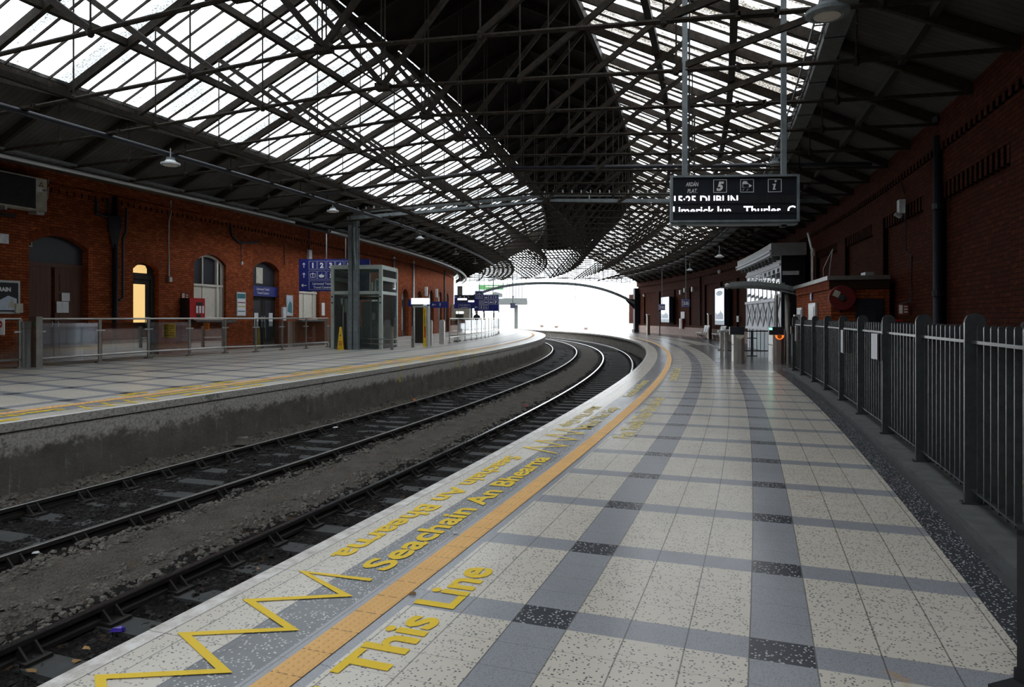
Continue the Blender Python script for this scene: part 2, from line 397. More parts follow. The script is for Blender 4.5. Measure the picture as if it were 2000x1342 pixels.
# ------------------------------------------------------------------ floors and track bed
WR, WL = 6.4, -16.5
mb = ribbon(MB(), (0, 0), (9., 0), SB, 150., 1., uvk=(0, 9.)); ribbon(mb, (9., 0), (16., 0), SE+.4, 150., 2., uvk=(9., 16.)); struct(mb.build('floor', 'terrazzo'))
struct(ribbon(MB(), (-30., ZL), (-5.85, ZL), SB, 120., 1.).build('floor_far_platform', 'terrazzo_far'))
mb = MB(); ribbon(mb, (.26, -.13), (.26, -1.15), SB, 150., 1.); ribbon(mb, (0, 0), (-.0, -.13), SB, 150., 1.); ribbon(mb, (0, -.13), (.26, -.13), SB, 150., 1.)
struct(mb.build('wall_platform_edge', 'platform_face'))
mb = MB(); ribbon(mb, (-5.85, ZL-.11), (-5.85, ZL), SB, 120.); ribbon(mb, (-5.88, -1.1), (-5.88, ZL-.11), SB, 120., uvk=(-1.1, .13)); ribbon(mb, (-5.88, ZL-.11), (-5.85, ZL-.11), SB, 120.)
struct(mb.build('wall_far_platform_edge', 'platform_face'))
prof = [(-6.2, -.62), (-5.7, -.66), (-5.45, -.76), (-5.2, -.81), (-4.55, -.81), (-3.95, -.81), (-3.7, -.78), (-3.5, -.74), (-3.1, -.76), (-2.6, -.78), (-2.3, -.83), (-2.1, -.92), (-1.4, -.95), (-.7, -.95), (-.3, -1.0), (.3, -1.02)]
def bed_z(d, s):
    for a, b in zip(prof, prof[1:]):
        if a[0] <= d <= b[0]: z = a[1]+(b[1]-a[1])*(d-a[0])/(b[0]-a[0]); break
    else: z = -.9
    return z+.018*math.sin(s*2.1+d*3)+.014*math.sin(s*5.3-d*7)+.012*math.sin(s*11.7+d*13)
mb = MB(); ds_ = [-6.2+6.5*i/64 for i in range(65)]; ss_ = [2.+i*.14 for i in range(215)]+[32.2+i*1.2 for i in range(95)]
rnd = {}
for i, s in enumerate(ss_):
    for j, d in enumerate(ds_): rnd[i, j] = P(s, d, bed_z(d, s)+random.uniform(-.012, .012))
for i in range(len(ss_)-1):
    for j in range(64):
        mb.face([rnd[i, j], rnd[i, j+1], rnd[i+1, j+1], rnd[i+1, j]], [(ss_[i], ds_[j]), (ss_[i], ds_[j+1]), (ss_[i+1], ds_[j+1]), (ss_[i+1], ds_[j])])
ribbon(mb, (-6.2, -.85), (.3, -.95), SB, 2.)
struct(mb.build('floor_trackbed', 'trackbed'))
struct(MB().face([(-400, -100, -1.6), (400, -100, -1.6), (400, 700, -1.6), (-400, 700, -1.6)]).build('floor_ground_outside', 'outside'))
# tactile strips
mb = MB(); ribbon(mb, (.84, .004), (1.0, .004), SB, 110.)
for i in range(170):
    s = 3.0+i*.0375
    for k in range(4):
        c = P(s+(.019 if k % 2 else 0), .862+k*.039, .004)
        mb.lathe([(.0135, 0), (.011, .0022), (.006, .0032)], c, 8)
struct(mb.build('trim_tactile_strip', 'tactile', smooth=True))
mb = MB(); ribbon(mb, (-6.85, ZL+.004), (-6.65, ZL+.004), SB, 110.)
for i in range(330):
    for k in range(3): mb.lathe([(.02, 0), (.016, .006), (.008, .008)], P(6.+i*.075+(.037 if k % 2 else 0), -6.81+k*.06, ZL+.004), 6)
struct(mb.build('trim_tactile_strip_far', 'tactile'))
# raised kerb under the railings
mb = MB(); slab(mb, [(4.30, 0), (4.30, .035), (4.62, .05), (4.62, 0)], -4., 23., 1.); struct(mb.build('trim_kerb', 'concrete'))

# ------------------------------------------------------------------ right wall: recessed brick panels with dentil heads
PAN = [(12.35+4.32*k, 15.65+4.32*k) for k in range(-13, 15)]
mb = MB(); ribbon(mb, (WR, 0), (WR, 5.3), SB, SE+.3, 1.)
f = WR-.12; prev = SB
for a, b in PAN:
    if a < prev or a > SE: continue
    slab(mb, [(f, .9), (f, 4.02), (WR, 4.02), (WR, .9)], prev, a, 1.1); prev = b
slab(mb, [(f, .9), (f, 4.02), (WR, 4.02), (WR, .9)], prev, SE+.3, 1.1)
slab(mb, [(f, 4.02), (f, 4.62), (WR, 4.62), (WR, 4.02)], SB, SE+.3)
slab(mb, [(f-.06, 4.74), (f-.06, 5.3), (WR, 5.3), (WR, 4.74)], SB, SE+.3)
slab(mb, [(f-.04, .72), (f-.04, .9), (WR, .9), (WR, .72)], SB, SE+.3)
for a, b in PAN:
    if a < 10 or a > 40: continue
    n = int((b-a)/.225)
    for i in range(n): slab(mb, [(f+.01, 3.74), (f+.01, 4.02), (WR, 4.02), (WR, 3.74)], a+.06+i*.225, a+.17+i*.225, 1.)
for i in range(180): slab(mb, [(f-.05, 4.62), (f-.05, 4.74), (WR, 4.74), (WR, 4.62)], 10+i*.24, 10.12+i*.24, 1.)
struct(mb.build('wall_right', 'brick_shaded'))
mb = MB(); slab(mb, [(f-.05, 0), (f-.05, .72), (WR, .72), (WR, 0)], 30., SE+.3); struct(mb.build('baseboard_right', 'render_pink'))
mb = MB(); slab(mb, [(f-.05, 0), (f-.05, .5), (WR, .5), (WR, 0)], SB, 30.); struct(mb.build('baseboard_right_near', 'concrete'))

# ------------------------------------------------------------------ left wall with its arched openings
TOPW = 6.3
OPEN = [  # kind, s0, s1, sill, spring, crown
    ('big', 15.98, 18.12, ZL, 3.66, 3.97), ('lit', 20.06, 21.34, ZL, 3.2, 3.44), ('sash', 23.3, 25.42, 1.45, 3.62, 4.0), ('shop', 27.5, 29.8, ZL, 3.66, 4.02), ('sash', 31.85, 34.3, 1.44, 3.62, 4.0),
    ('dark', 37.2, 39.2, ZL, 3.3, 3.7), ('sash', 42.0, 44.2, 1.45, 3.62, 4.0), ('dark', 47.6, 49.2, ZL, 3.0, 3.5), ('dark', 51.4, 53.0, ZL, 3.0, 3.5), ('dark', 55.2, 57.2, ZL, 3.1, 3.7), ('dark', 59.4, 61.2, ZL, 3.1, 3.7), ('dark', 64., 66., ZL, 3.1, 3.7)]
def arch_z(o, s):
    _, a, b, z0, sp, cr = o; t = (s-(a+b)/2)/((b-a)/2)
    rise = cr-sp; hw = (b-a)/2; rad = (hw*hw+rise*rise)/(2*rise)
    return sp-(rad-rise)+math.sqrt(max(0, rad*rad-(t*hw)**2))
mb = MB(); rev = .32; prev = SB
for o in OPEN:
    a, b, z0 = o[1:4]
    ribbon(mb, (WL, 0), (WL, TOPW), prev, a, 1.); prev = b
    if z0 > .5: ribbon(mb, (WL, 0), (WL, z0), a, b, 1.)
    N = 12
    for i in range(N):
        p, q = a+(b-a)*i/N, a+(b-a)*(i+1)/N; zp, zq = arch_z(o, p), arch_z(o, q)
        mb.face([P(p, WL, zp), P(p, WL, TOPW), P(q, WL, TOPW), P(q, WL, zq)], [(p, zp), (p, TOPW), (q, TOPW), (q, zq)])
        mb.face([P(p, WL, zp), P(q, WL, zq), P(q, WL-rev, zq), P(p, WL-rev, zp)], [(p, 0), (q, 0), (q, rev), (p, rev)])
    for s, e in ((a, 0), (b, 0)):
        zt = arch_z(o, s); mb.face([P(s, WL, z0), P(s, WL, zt), P(s, WL-rev, zt), P(s, WL-rev, z0)], [(0, z0), (0, zt), (rev, zt), (rev, z0)])
    if z0 > .5: mb.face([P(a, WL, z0), P(b, WL, z0), P(b, WL-rev, z0), P(a, WL-rev, z0)], [(a, 0), (b, 0), (b, rev), (a, rev)])
ribbon(mb, (WL, 0), (WL, TOPW), prev, 77.)
ribbon(mb, (WL-rev-.25, 0), (WL-rev-.25, TOPW), SB, 77.)   # inner leaf behind the openings
for i in range(225): slab(mb, [(WL, 5.22), (WL+.05, 5.22), (WL+.05, 5.36), (WL, 5.36)], 10+i*.28, 10.14+i*.28, 1.)
slab(mb, [(WL, 5.36), (WL+.07, 5.36), (WL+.07, 5.46), (WL, 5.46)], SB, 77.)
struct(mb.build('wall_left', 'brick'))
mb = MB()
for o in OPEN:
    a, b = o[1:3]; N = 14; t = .26; pts = []
    for i in range(N+1):
        s = a+(b-a)*i/N; z = arch_z(o, s); dz = (arch_z(o, min(b, s+.01))-arch_z(o, max(a, s-.01)))/.02; k = math.hypot(1, dz); pts.append((s, z, s-dz/k*t, z+t/k))
    for p, q in zip(pts, pts[1:]):
        mb.face([P(p[0], WL+.015, p[1]), P(p[2], WL+.015, p[3]), P(q[2], WL+.015, q[3]), P(q[0], WL+.015, q[1])], [(p[0], 0), (p[0], .26), (q[0], .26), (q[0], 0)])
        mb.face([P(p[2], WL+.015, p[3]), P(p[2], WL, p[3]), P(q[2], WL, q[3]), P(q[2], WL+.015, q[3])], [(0, 0)]*4)
struct(mb.build('trim_arches', 'brick_arch'))

mb = MB(); pts = [(-30., -1.2), (9., -1.2), (9., 5.2), (6.4, 5.2), (-3.25, 9.9), (-12.9, 5.3), (-12.95, 6.4), (-30., 6.4)]
mb.face([P(SB, d, z) for d, z in pts], [(d, z) for d, z in pts]); struct(mb.build('wall_back_added', 'brick_shaded'))  # unseen end wall, added to keep sky light from entering behind the viewer
# ------------------------------------------------------------------ roof
DC = -3.25; XG, XT, XE = 7.3, 2.55, 9.65; APEX, SL = 9.85, .48
def rz_(x): return APEX-SL*abs(x)
def roofline(x, dz=0): return (DC+x, rz_(x)+dz)
BAY = 1.85; SK = [11.85+BAY*k for k in range(-2, 34)]      # truss stations
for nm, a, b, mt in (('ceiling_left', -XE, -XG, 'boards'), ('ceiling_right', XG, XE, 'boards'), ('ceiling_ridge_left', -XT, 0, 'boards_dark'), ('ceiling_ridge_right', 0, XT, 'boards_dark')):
    mb = MB(); slab(mb, [roofline(a), roofline(b), roofline(b, .07), roofline(a, .07)], SB, SE, BAY); struct(mb.build(nm, mt))
# lean-to roof between the gutter and the left wall; beyond the lift it has a glazed strip
mb = MB(); slab(mb, [(-12.85, 5.5), (WL, 6.25), (WL, 6.32), (-12.85, 5.57)], SB, 23., 2.); slab(mb, [(-14.2, 5.77), (WL, 6.25), (WL, 6.32), (-14.2, 5.84)], 23., 77., 2.)
struct(mb.build('ceiling_lean_to', 'timber_dark'))
wn = 0
def win(): 
    global wn; wn += 1; return 'window_%d' % wn
mb = MB(); ribbon(mb, (-14.2, 5.77), (-12.85, 5.5), 23., 77., 2.); w = struct(mb.build(win(), 'gable_glass'))
mb = MB()
for i in range(100): s = 23.+i*.6; mb.bar(P(s, -14.2, 5.75), P(s, -12.85, 5.48), .04, .05)
mb.build('glazing_bar', 'galv', w)
for side, mt in ((-1, 'roof_glass'), (1, 'roof_glass_brown')):
    x0, x1 = side*XG, side*XT; ln = math.hypot(XG-XT, SL*(XG-XT))
    mb = MB()
    for i in range(27): ribbon(mb, roofline(x0), roofline(x1), SB+i*(SK[0]-SB)/27, SB+(i+1)*(SK[0]-SB)/27, 3., uvk=(0, ln))
    w = struct(mb.build(win(), mt)); mb = MB()
    for i in range(110): s = SB+i*(SK[0]-SB)/110; mb.bar(P(s, *roofline(x0, -.02)), P(s, *roofline(x1, -.02)), .03, .05)
    mb.build('glazing_bar', 'iron', w)
    for i, s in enumerate(SK):
        e = SK[i+1] if i+1 < len(SK) else SE
        w = struct(ribbon(MB(), roofline(x0), roofline(x1), s, e, 3., uvk=(0, ln)).build(win(), mt))
        for k in (1, 2, 3):
            t = s+(e-s)*k/4
            MB().bar(P(t, *roofline(x0, -.025)), P(t, *roofline(x1, -.025)), .022, .05).build('glazing_bar', 'iron', w)
# gable screen over the open end
def arch_end(x): return 5.05-2.3*(abs(x)/9.6)**2.6
w = thing('window_%d' % (wn+1), 'glazed gable', 'window', P(SE, DC), HD(SE)); wn += 1
for k in ('label', 'category'): del w[k]
struct(w)
mb = MB(); N = 32
for i in range(N):
    a, b = -9.6+19.2*i/N, -9.6+19.2*(i+1)/N; ta, tb = min(rz_(a), 8.55), min(rz_(b), 8.55)
    mb.face([(a, 0, arch_end(a)), (b, 0, arch_end(b)), (b, 0, tb), (a, 0, ta)], [(a, arch_end(a)), (b, arch_end(b)), (b, tb), (a, ta)])
mb.build('glass', 'gable_glass', w)
mb = MB()
for i in range(1, 40): x = -9.6+.48*i; mb.bar((x, 0, arch_end(x)), (x, 0, min(rz_(x), 8.6)), .035, .05, (0, 1, 0))
for z in (5.6, 6.6, 7.6):
    hw = min(9.5, (APEX-z)/SL); mb.bar((-hw, 0, z), (hw, 0, z), .05, .06)
mb.build('glazing_bar', 'dark_metal', w)
mb = MB()
for i in range(N):
    a, b = -9.6+19.2*i/N, -9.6+19.2*(i+1)/N; mb.bar((a, 0, arch_end(a)), (b, 0, arch_end(b)), .3, .26)
mb.build('arch_rib', 'grey_paint', w)
mb = MB(); mb.face([(-2.6, .05, 8.5), (2.6, .05, 8.5), (0, .05, 9.8)]); mb.build('gable_boarding', 'boards_dark', w)

# roof trusses
def truss():
    t = thing('roof_truss', 'x', 'roof truss', (0, 0, 0), 0, 'iron roof trusses over the tracks')
    zt = lambda x: 5.58-.052*abs(x)
    for sg in (-1, 1): MB().bar((sg*9.6, 0, rz_(9.6)-.11), (0, 0, APEX-.13), .085, .17).build('rafter', 'iron', t)
    pts = [(-9.5, 0, rz_(9.5)-.16)]+[(x, 0, zt(x)) for x in (-7.5, -5, -2.5, 0, 2.5, 5, 7.5)]+[(9.5, 0, rz_(9.5)-.16)]
    MB().tube(pts, .034, 6).build('tie_rod', 'iron', t)
    for sg in (-1, 1):
        for a in (2.5, 5., 7.5):
            MB().bar((sg*a, 0, rz_(a)-.2), (sg*(a-2.5), 0, zt(a-2.5)+.03), .095, .06, (0, 1, 0)).build('strut', 'iron', t)
            MB().tube([(sg*a, 0, rz_(a)-.16), (sg*a, 0, zt(a)-.07)], .014, 6).build('hanger_rod', 'iron', t)
        m = MB()
        for k in range(2): m.bar((sg*5.9+.0, .05-.1*k, zt(5.9)), (sg*6.35, .05-.1*k, zt(6.35)), .03, .05)
        m.box((sg*5.9, 0, zt(5.9)), (.06, .13, .09)); m.box((sg*6.35, 0, zt(6.35)), (.06, .13, .09)); m.build('turnbuckle', 'iron', t)
    for o in (-.035, .035): MB().tube([(o, 0, APEX-.2), (o, 0, zt(0))], .014, 6).build('king_rod', 'iron', t)
    for x in (-7.5, -5, -2.5, 2.5, 5, 7.5): MB().lathe([(.03, -.07), (.05, -.04), (.05, .04), (.03, .07)], (x, 0, zt(x)), 8).build('knuckle', 'iron', t)
    MB().box((0, 0, zt(0)), (.26, .16, .12)).build('centre_plate', 'iron', t)
    return t
T0 = truss()
for i, s in enumerate(SK):
    lb = 'dark iron roof truss under the glazing, '+nth(i+1)+' counted from the near end of the hall'
    if i == 0: o = T0; o.location = P(s, DC); o.rotation_euler = (0, 0, HD(s)); o['label'] = lb
    else: dup(T0, P(s, DC), HD(s), lb)
# lines of timber and iron that run the length of the roof
def longline(name, label, cat, x, z, w, h, mat, s0=4., s1=SE, group=None):
    mb = MB(); slab(mb, [(DC+x-w/2, z-h/2), (DC+x+w/2, z-h/2), (DC+x+w/2, z+h/2), (DC+x-w/2, z+h/2)], s0, s1, BAY)
    return tag(mb.build(name, mat), label, cat, group)
def longpipe(name, label, cat, x, z, r, mat, s0=4., s1=SE, group=None, n=8):
    return tag(MB().tube(line(s0, s1, DC+x, z, .9), r, n).build(name, mat, smooth=True), label, cat, group)
g = 'purlins along the roof'
longline('purlin', 'dark purlin under the left glazing, the lower of two', 'purlin', -5.7, rz_(5.7)-.09, .12, .14, 'iron', group=g)
longline('purlin', 'dark purlin under the left glazing, the upper of two', 'purlin', -4.0, rz_(4.0)-.09, .12, .14, 'iron', group=g)
longline('purlin', 'dark purlin under the right glazing, the upper of two', 'purlin', 4.2, rz_(4.2)-.09, .14, .16, 'timber_dark', group=g)
longline('purlin', 'dark purlin under the right glazing, the lower of two', 'purlin', 5.85, rz_(5.85)-.09, .14, .16, 'timber_dark', group=g)
longline('purlin', 'dark purlin across the grey boards above the fence', 'purlin', 8.45, rz_(8.45)-.07, .1, .13, 'timber_dark', group=g)
longline('gutter_board', 'weathered timber plate along the foot of the left glazing', 'beam', -7.35, rz_(7.35)-.12, .26, .2, 'iron')
longline('gutter_board', 'dark timber plate along the foot of the right glazing', 'beam', 7.35, rz_(7.35)-.12, .26, .2, 'timber_dark')
longline('ridge_board', 'dark board edging the left side of the covered ridge', 'beam', -2.6, rz_(2.6)-.12, .1, .22, 'timber_dark')
longline('ridge_board', 'dark board edging the right side of the covered ridge', 'beam', 2.6, rz_(2.6)-.12, .1, .22, 'timber_dark')
mb = MB(); z = 5.36; x = DC-5.0
slab(mb, [(x-.05, z-.06), (x+.05, z-.06), (x+.05, z-.04), (x-.05, z-.04)], 4., SE, BAY); slab(mb, [(x-.05, z-.06), (x-.035, z-.06), (x-.035, z+.07), (x-.05, z+.07)], 4., SE, BAY)
tag(mb.build('steel_channel', 'iron'), 'flaking pale channel laid along the tie rods below the left glazing', 'beam')
longpipe('longitudinal_tie', 'thin iron rod linking the centres of the tie rods', 'rod', 0, 5.6, .018, 'iron', n=6)
longpipe('water_main', 'thick black pipe slung under the left tie rods', 'pipe', -6.2, 5.2, .06, 'slate_blue')
longpipe('conduit', 'pale grey conduit running under the left gutter', 'conduit', -8.95, 4.98, .045, 'galv', s1=23.2)
longpipe('conduit', 'dark round pipe along the left gutter beyond the steel column', 'conduit', -8.95, 4.98, .07, 'steel_dark', s0=26.)
mb = MB(); slab(mb, [(DC-9.75, 5.05), (DC-9.45, 5.05), (DC-9.45, 5.4), (DC-9.75, 5.4)], SB, 76., BAY); tag(mb.build('gutter', 'timber_dark'), 'deep dark gutter along the foot of the left roof slope', 'gutter')
# cable trays
mb = MB(); x = 7.12+DC; z = 5.62
slab(mb, [(x-.02, z), (x+.26, z), (x+.26, z+.1), (x-.02, z+.1)], 4., SE, BAY); t = tag(mb.build('cable_trunking', 'tray_grey'), 'wide grey cable trunking along the foot of the right glazing', 'cable tray')
mb = MB()
for dd in (-.22, -.08): slab(mb, [(x+dd, z), (x+dd+.015, z), (x+dd+.015, z+.06), (x+dd, z+.06)], 4., SE, BAY)
for i in range(130): s = 4+i*.3; mb.bar(P(s, x-.22, z), P(s, x-.06, z), .03, .012)
mb.build('wire_basket', 'dark_metal', t)
for i in range(40): s = 4+i*1.; MB().bar(P(s, x-.03, z+.05), P(s, x+.27, z+.05), .02, .12).build('trunking_joint', 'black', t)
mb = MB(); x = DC-9.25; z = 5.13
for dd in (0, .2): slab(mb, [(x+dd, z), (x+dd+.012, z), (x+dd+.012, z+.06), (x+dd, z+.06)], 4., SE, BAY)
for i in range(240): s = 4+i*.29; mb.bar(P(s, x, z), P(s, x+.2, z), .05, .01)
tag(mb.build('cable_tray', 'tray_grey'), 'perforated grey cable tray beside the left gutter', 'cable tray')
# ------------------------------------------------------------------ track
TR = [(-5.35, -.65), (-3.75, -.65), (-2.15, -.76), (-.62, -.76)]
RL = ['rail of the far track nearest the far platform wall', 'rail of the far track beside the gravel strip', 'bright rail of the near track beside the gravel strip', 'rail of the near track tucked under the platform edge']
for (d, z), lb in zip(TR, RL):
    pr = [(-.035, -.15), (.035, -.15), (.035, -.115), (.011, -.105), (.011, -.055), (.035, -.045), (.035, -.004), (-.035, -.004), (-.035, -.045), (-.011, -.055), (-.011, -.105), (-.035, -.115)]
    mb = MB(); slab(mb, [(d+a, z+b) for a, b in pr], -2., 145., 1.); o = tag(mb.build('rail', 'rail_web'), 'steel '+lb, 'rail', 'running rails')
    mb = MB(); slab(mb, [(d-.031, z-.004), (d+.031, z-.004), (d+.024, z), (d-.024, z)], -2., 145., 1.)
    mb.build('running_surface', 'rail_head' if d > -3 else 'rail_head_dull', o)
def sleeper(z):
    t = thing('sleeper', 'x', 'sleeper', (0, 0, 0), 0)
    MB().box((0, 0, -.06), (2.35, .25, .12)).build('beam', 'sleeper', t)
    for x in (-.8, .78):
        m = MB(); m.box((x, 0, .012), (.4, .2, .03))
        for sg in (-1, 1):
            for o in (-.06, .06):
                y0 = o-.008
                m.prism([(.045, .02), (.17, .02), (.05, .135), (.04, .135)], (x, y0+.016 if sg > 0 else y0, 0), (sg, 0, 0), (0, 0, 1), .016)
            m.box((x+sg*.05, 0, .08), (.03, .13, .07))
        m.build('rail_chair', 'rail_web', t)
    return t
for (d, z, nm) in ((-4.55, -.80, 'far'), (-1.385, -.91, 'near')):
    t0 = sleeper(z)
    for i in range(70):
        s = 3.9+i*.68+(.0 if nm == 'near' else .35)
        lb = 'dark sleeper with iron chairs under the %s track, %s from the bottom of the view' % (nm, nth(i+1))
        if i == 0: t0.location = P(s, d, z); t0.rotation_euler = (0, 0, HD(s)); t0['label'] = lb; t0['group'] = 'sleepers of the %s track' % nm
        else: dup(t0, P(s, d, z), HD(s), lb)
def stones(n, d0, d1, s0, s1, r0, r1, name, mat, label):
    mb = MB()
    for i in range(n):
        s = s0+(s1-s0)*random.random()**1.5; d = random.uniform(d0, d1); r = random.uniform(r0, r1); c = P(s, d, bed_z(d, s)+r*.25)
        q = Matrix.Rotation(random.uniform(0, 6.3), 4, 'Z') @ Matrix.Rotation(random.uniform(-.5, .5), 4, 'X')
        vs = [c+q @ Vector((x*r*random.uniform(.6, 1.2), y*r*random.uniform(.5, 1.1), zz*r*random.uniform(.4, .8))) for x, y, zz in ((-1,-1,-.6),(1,-1,-.6),(1,1,-.6),(-1,1,-.6),(-.6,-.6,1),(.7,-.5,.9),(.5,.7,1),(-.7,.5,.8))]
        mb.hexa(vs)
    o = mb.build(name, mat); o['kind'] = 'stuff'; return tag(o, label, 'stones')
stones(4200, -5.3, -3.8, 4, 22, .013, .032, 'ballast', 'stone_dark', 'dark ballast stones between the rails of the far track')
stones(4200, -2.1, .05, 3.2, 18, .012, .034, 'ballast', 'stone_dark', 'dark ballast stones in the near track beside the platform edge')
stones(1300, -5.85, -5.45, 6, 28, .012, .045, 'rubble', 'stone', 'pale rubble along the foot of the far platform wall')
stones(1500, -3.68, -3.25, 5, 24, .008, .03, 'rubble', 'stone', 'pale stones on the far side of the gravel strip')
stones(1700, -2.75, -2.22, 4, 22, .008, .034, 'rubble', 'stone', 'pale stones on the near side of the gravel strip')
mb = MB()
for i in range(60):
    s = random.uniform(3.5, 9.); d = random.uniform(-1.9, -.1); r = random.uniform(.02, .045); c = P(s, d, bed_z(d, s)+.05)
    a = random.uniform(0, 6); mb.face([c+Vector((r*math.cos(a+k*1.257)*random.uniform(.6, 1.1), r*math.sin(a+k*1.257)*random.uniform(.6, 1.1), random.uniform(-.015, .02))) for k in range(5)])
o = mb.build('fallen_leaves', 'leaf'); o['kind'] = 'stuff'; tag(o, 'withered brown leaves among the near track ballast', 'leaves')
def litter(name, label, cat, px, py, z, size, mat):
    X, Y = G(px, py, z); s, d = sd(X, Y); z2 = bed_z(d, s)+.05 if d < 0 else 0
    m = MB(); w, l, hh = size
    m.hexa([(-w, -l, 0), (w*.8, -l*.7, 0), (w, l*.9, 0), (-w*.8, l, 0), (-w*.6, -l*.7, hh), (w*.7, -l*.5, hh*.8), (w*.5, l*.7, hh), (-w*.5, l*.6, hh*.6)])
    o = m.build(name, mat); o.location = (X, Y, z2); return tag(o, label, cat)
o = litter('sweet_wrapper', 'crumpled purple sweet wrapper on the dark ballast', 'wrapper', 230, 1232, -.9, (.05, .03, .03), 'purple')
m = MB(); m.hexa([(.03, .0, -.06), (.05, .0, -.06), (.05, .02, -.06), (.03, .02, -.06), (.03, 0, .02), (.05, 0, .02), (.05, .02, .02), (.03, .02, .02)]); m.build('torn_strip', 'purple', o)
m = MB().lathe([(.01, -.035), (.03, -.02), (.036, 0), (.03, .02), (.01, .035)], (0, 0, .03), 12); o = m.build('ball', 'orange', smooth=True)
X, Y = G(809, 781, -.65); s, d = sd(X, Y); o.location = (X, Y, bed_z(d, s)+.04); tag(o, 'small orange ball beside the rail of the far track', 'ball')
litter('litter_scrap', 'small red and white scrap on the gravel strip', 'litter', 1026, 794, -.76, (.05, .04, .03), 'red')
litter('white_rock', 'pale boulder at the foot of the far platform wall', 'rock', 474, 861, -.6, (.14, .1, .13), 'stone')
litter('white_rock', 'white flat stone on the gravel strip by the bottom left', 'rock', 24, 1180, -.8, (.035, .03, .022), 'stone')
litter('white_rock', 'white pebble on the gravel strip near the far rail', 'rock', 70, 1095, -.77, (.028, .022, .016), 'paper')
litter('paper_scrap', 'white scrap of paper between the rails of the far track', 'litter', 655, 842, -.8, (.05, .04, .02), 'paper')
for px, py, lb in ((890, 1043, 'tiny white scrap on the dark edge band of the platform'), (806, 1161, 'small brown scrap beside the yellow tactile strip'), (1242, 852, 'dark scrap of litter beside the faded yellow lettering')):
    X, Y = G(px, py); o = MB().hexa([(-.02, -.008, .005), (.02, -.012, .005), (.018, .01, .005), (-.02, .012, .005), (-.015, -.006, .012), (.01, -.008, .018), (.01, .006, .014), (-.012, .008, .012)]).build('litter_scrap', 'paper' if 'white' in lb else 'leaf'); o.location = (X, Y, 0); tag(o, lb, 'litter')

# ------------------------------------------------------------------ painted lettering on the platforms
def paint(body, s0, s1, dbase, dtop, name, label, mat='road_paint', z=.004, bold=.028, flip=False):
    vs, fs, x0, x1, y0, y1 = glyphs(body, bold)
    mb = MB(); q = []
    for x, y in vs:
        a, b = (x-x0)/(x1-x0), y/.73
        if flip: a = 1-a
        q.append(P(s0+(s1-s0)*a, dbase+(dtop-dbase)*b, z))
    mb.tri(q, fs if not flip else fs)
    return tag(mb.build(name, mat), label, 'painted marking')
paint('Stand Behind', 1.35, 3.52, 1.30, 1.09, 'painted_lettering', 'yellow lettering ending at the bottom edge of the view before This Line')
paint('This Line', 3.64, 5.03, 1.31, 1.075, 'painted_lettering', 'bold yellow words This Line on the cream tiles')
paint('Seachain An Bhearna', 4.78, 8.40, .70, .50, 'painted_lettering', 'bold yellow words Seachain An Bhearna on the dark edge band')
paint('Seachain An Bhearna', 4.90, 8.35, .22, .40, 'painted_lettering', 'yellow words Seachain An Bhearna upside down on the pale edge band', flip=True)
paint('Fan Taobh Thiar Den Líne Seo', 9.9, 14.6, 1.33, 1.10, 'painted_lettering', 'faded yellow lettering on the cream tiles farther along the platform', 'worn_paint')
paint('Mind The Gap', 10.5, 12.9, .70, .50, 'painted_lettering', 'faded yellow lettering on the dark edge band past the second zigzag', 'worn_paint')
paint('Mind The Gap', 10.6, 12.9, .24, .42, 'painted_lettering', 'faded yellow lettering upside down on the pale band past the second zigzag', 'worn_paint', flip=True)
paint('Seachain An Bhearna', 14.6, 18.2, .70, .50, 'painted_lettering', 'distant faded lettering on the dark edge band before the curve', 'worn_paint')
paint('Stand Behind This Line', 18.5, 22.5, 1.33, 1.10, 'painted_lettering', 'distant faded lettering on the tiles beside the curving yellow strip', 'worn_paint')
def zig(pts, wd, name, label, mat='road_paint', z=.0045):
    mb = MB(); L = [P(s, d, z) for s, d in pts]; n = len(L); lo, hi = [], []
    for i, p in enumerate(L):
        t1 = (p-L[i-1]).normalized() if i else (L[1]-p).normalized(); t2 = (L[i+1]-p).normalized() if i < n-1 else t1
        n1 = Vector((-t1.y, t1.x, 0)); n2 = Vector((-t2.y, t2.x, 0)); mm = (n1+n2).normalized(); k = min(2.2, 1/max(.35, mm.dot(n1)))
        lo.append(p-mm*wd/2*k); hi.append(p+mm*wd/2*k)
    for i in range(n-1): mb.face([lo[i], lo[i+1], hi[i+1], hi[i]])
    return tag(mb.build(name, mat), label, 'painted marking')
up = [SD(*q) for q in ((196, 1324), (360, 1240), (486, 1174), (592, 1118))]; dn = [SD(*q) for q in ((438, 1312), (570, 1230), (676, 1164), (726, 1134))]
zz = [(2.9, .66), up[0]]
for i in range(4): zz += [dn[i]]+([up[i+1]] if i < 3 else [])
zig(zz, .042, 'painted_zigzag', 'bold yellow zigzag across both edge bands at the bottom of the view')
zz = []
for i in range(5): zz += [(8.42+i*.47, .25), (8.66+i*.47, .70)]
zig(zz[1:], .04, 'painted_zigzag', 'smaller yellow zigzag after the upright words Seachain An Bhearna')
k = 0
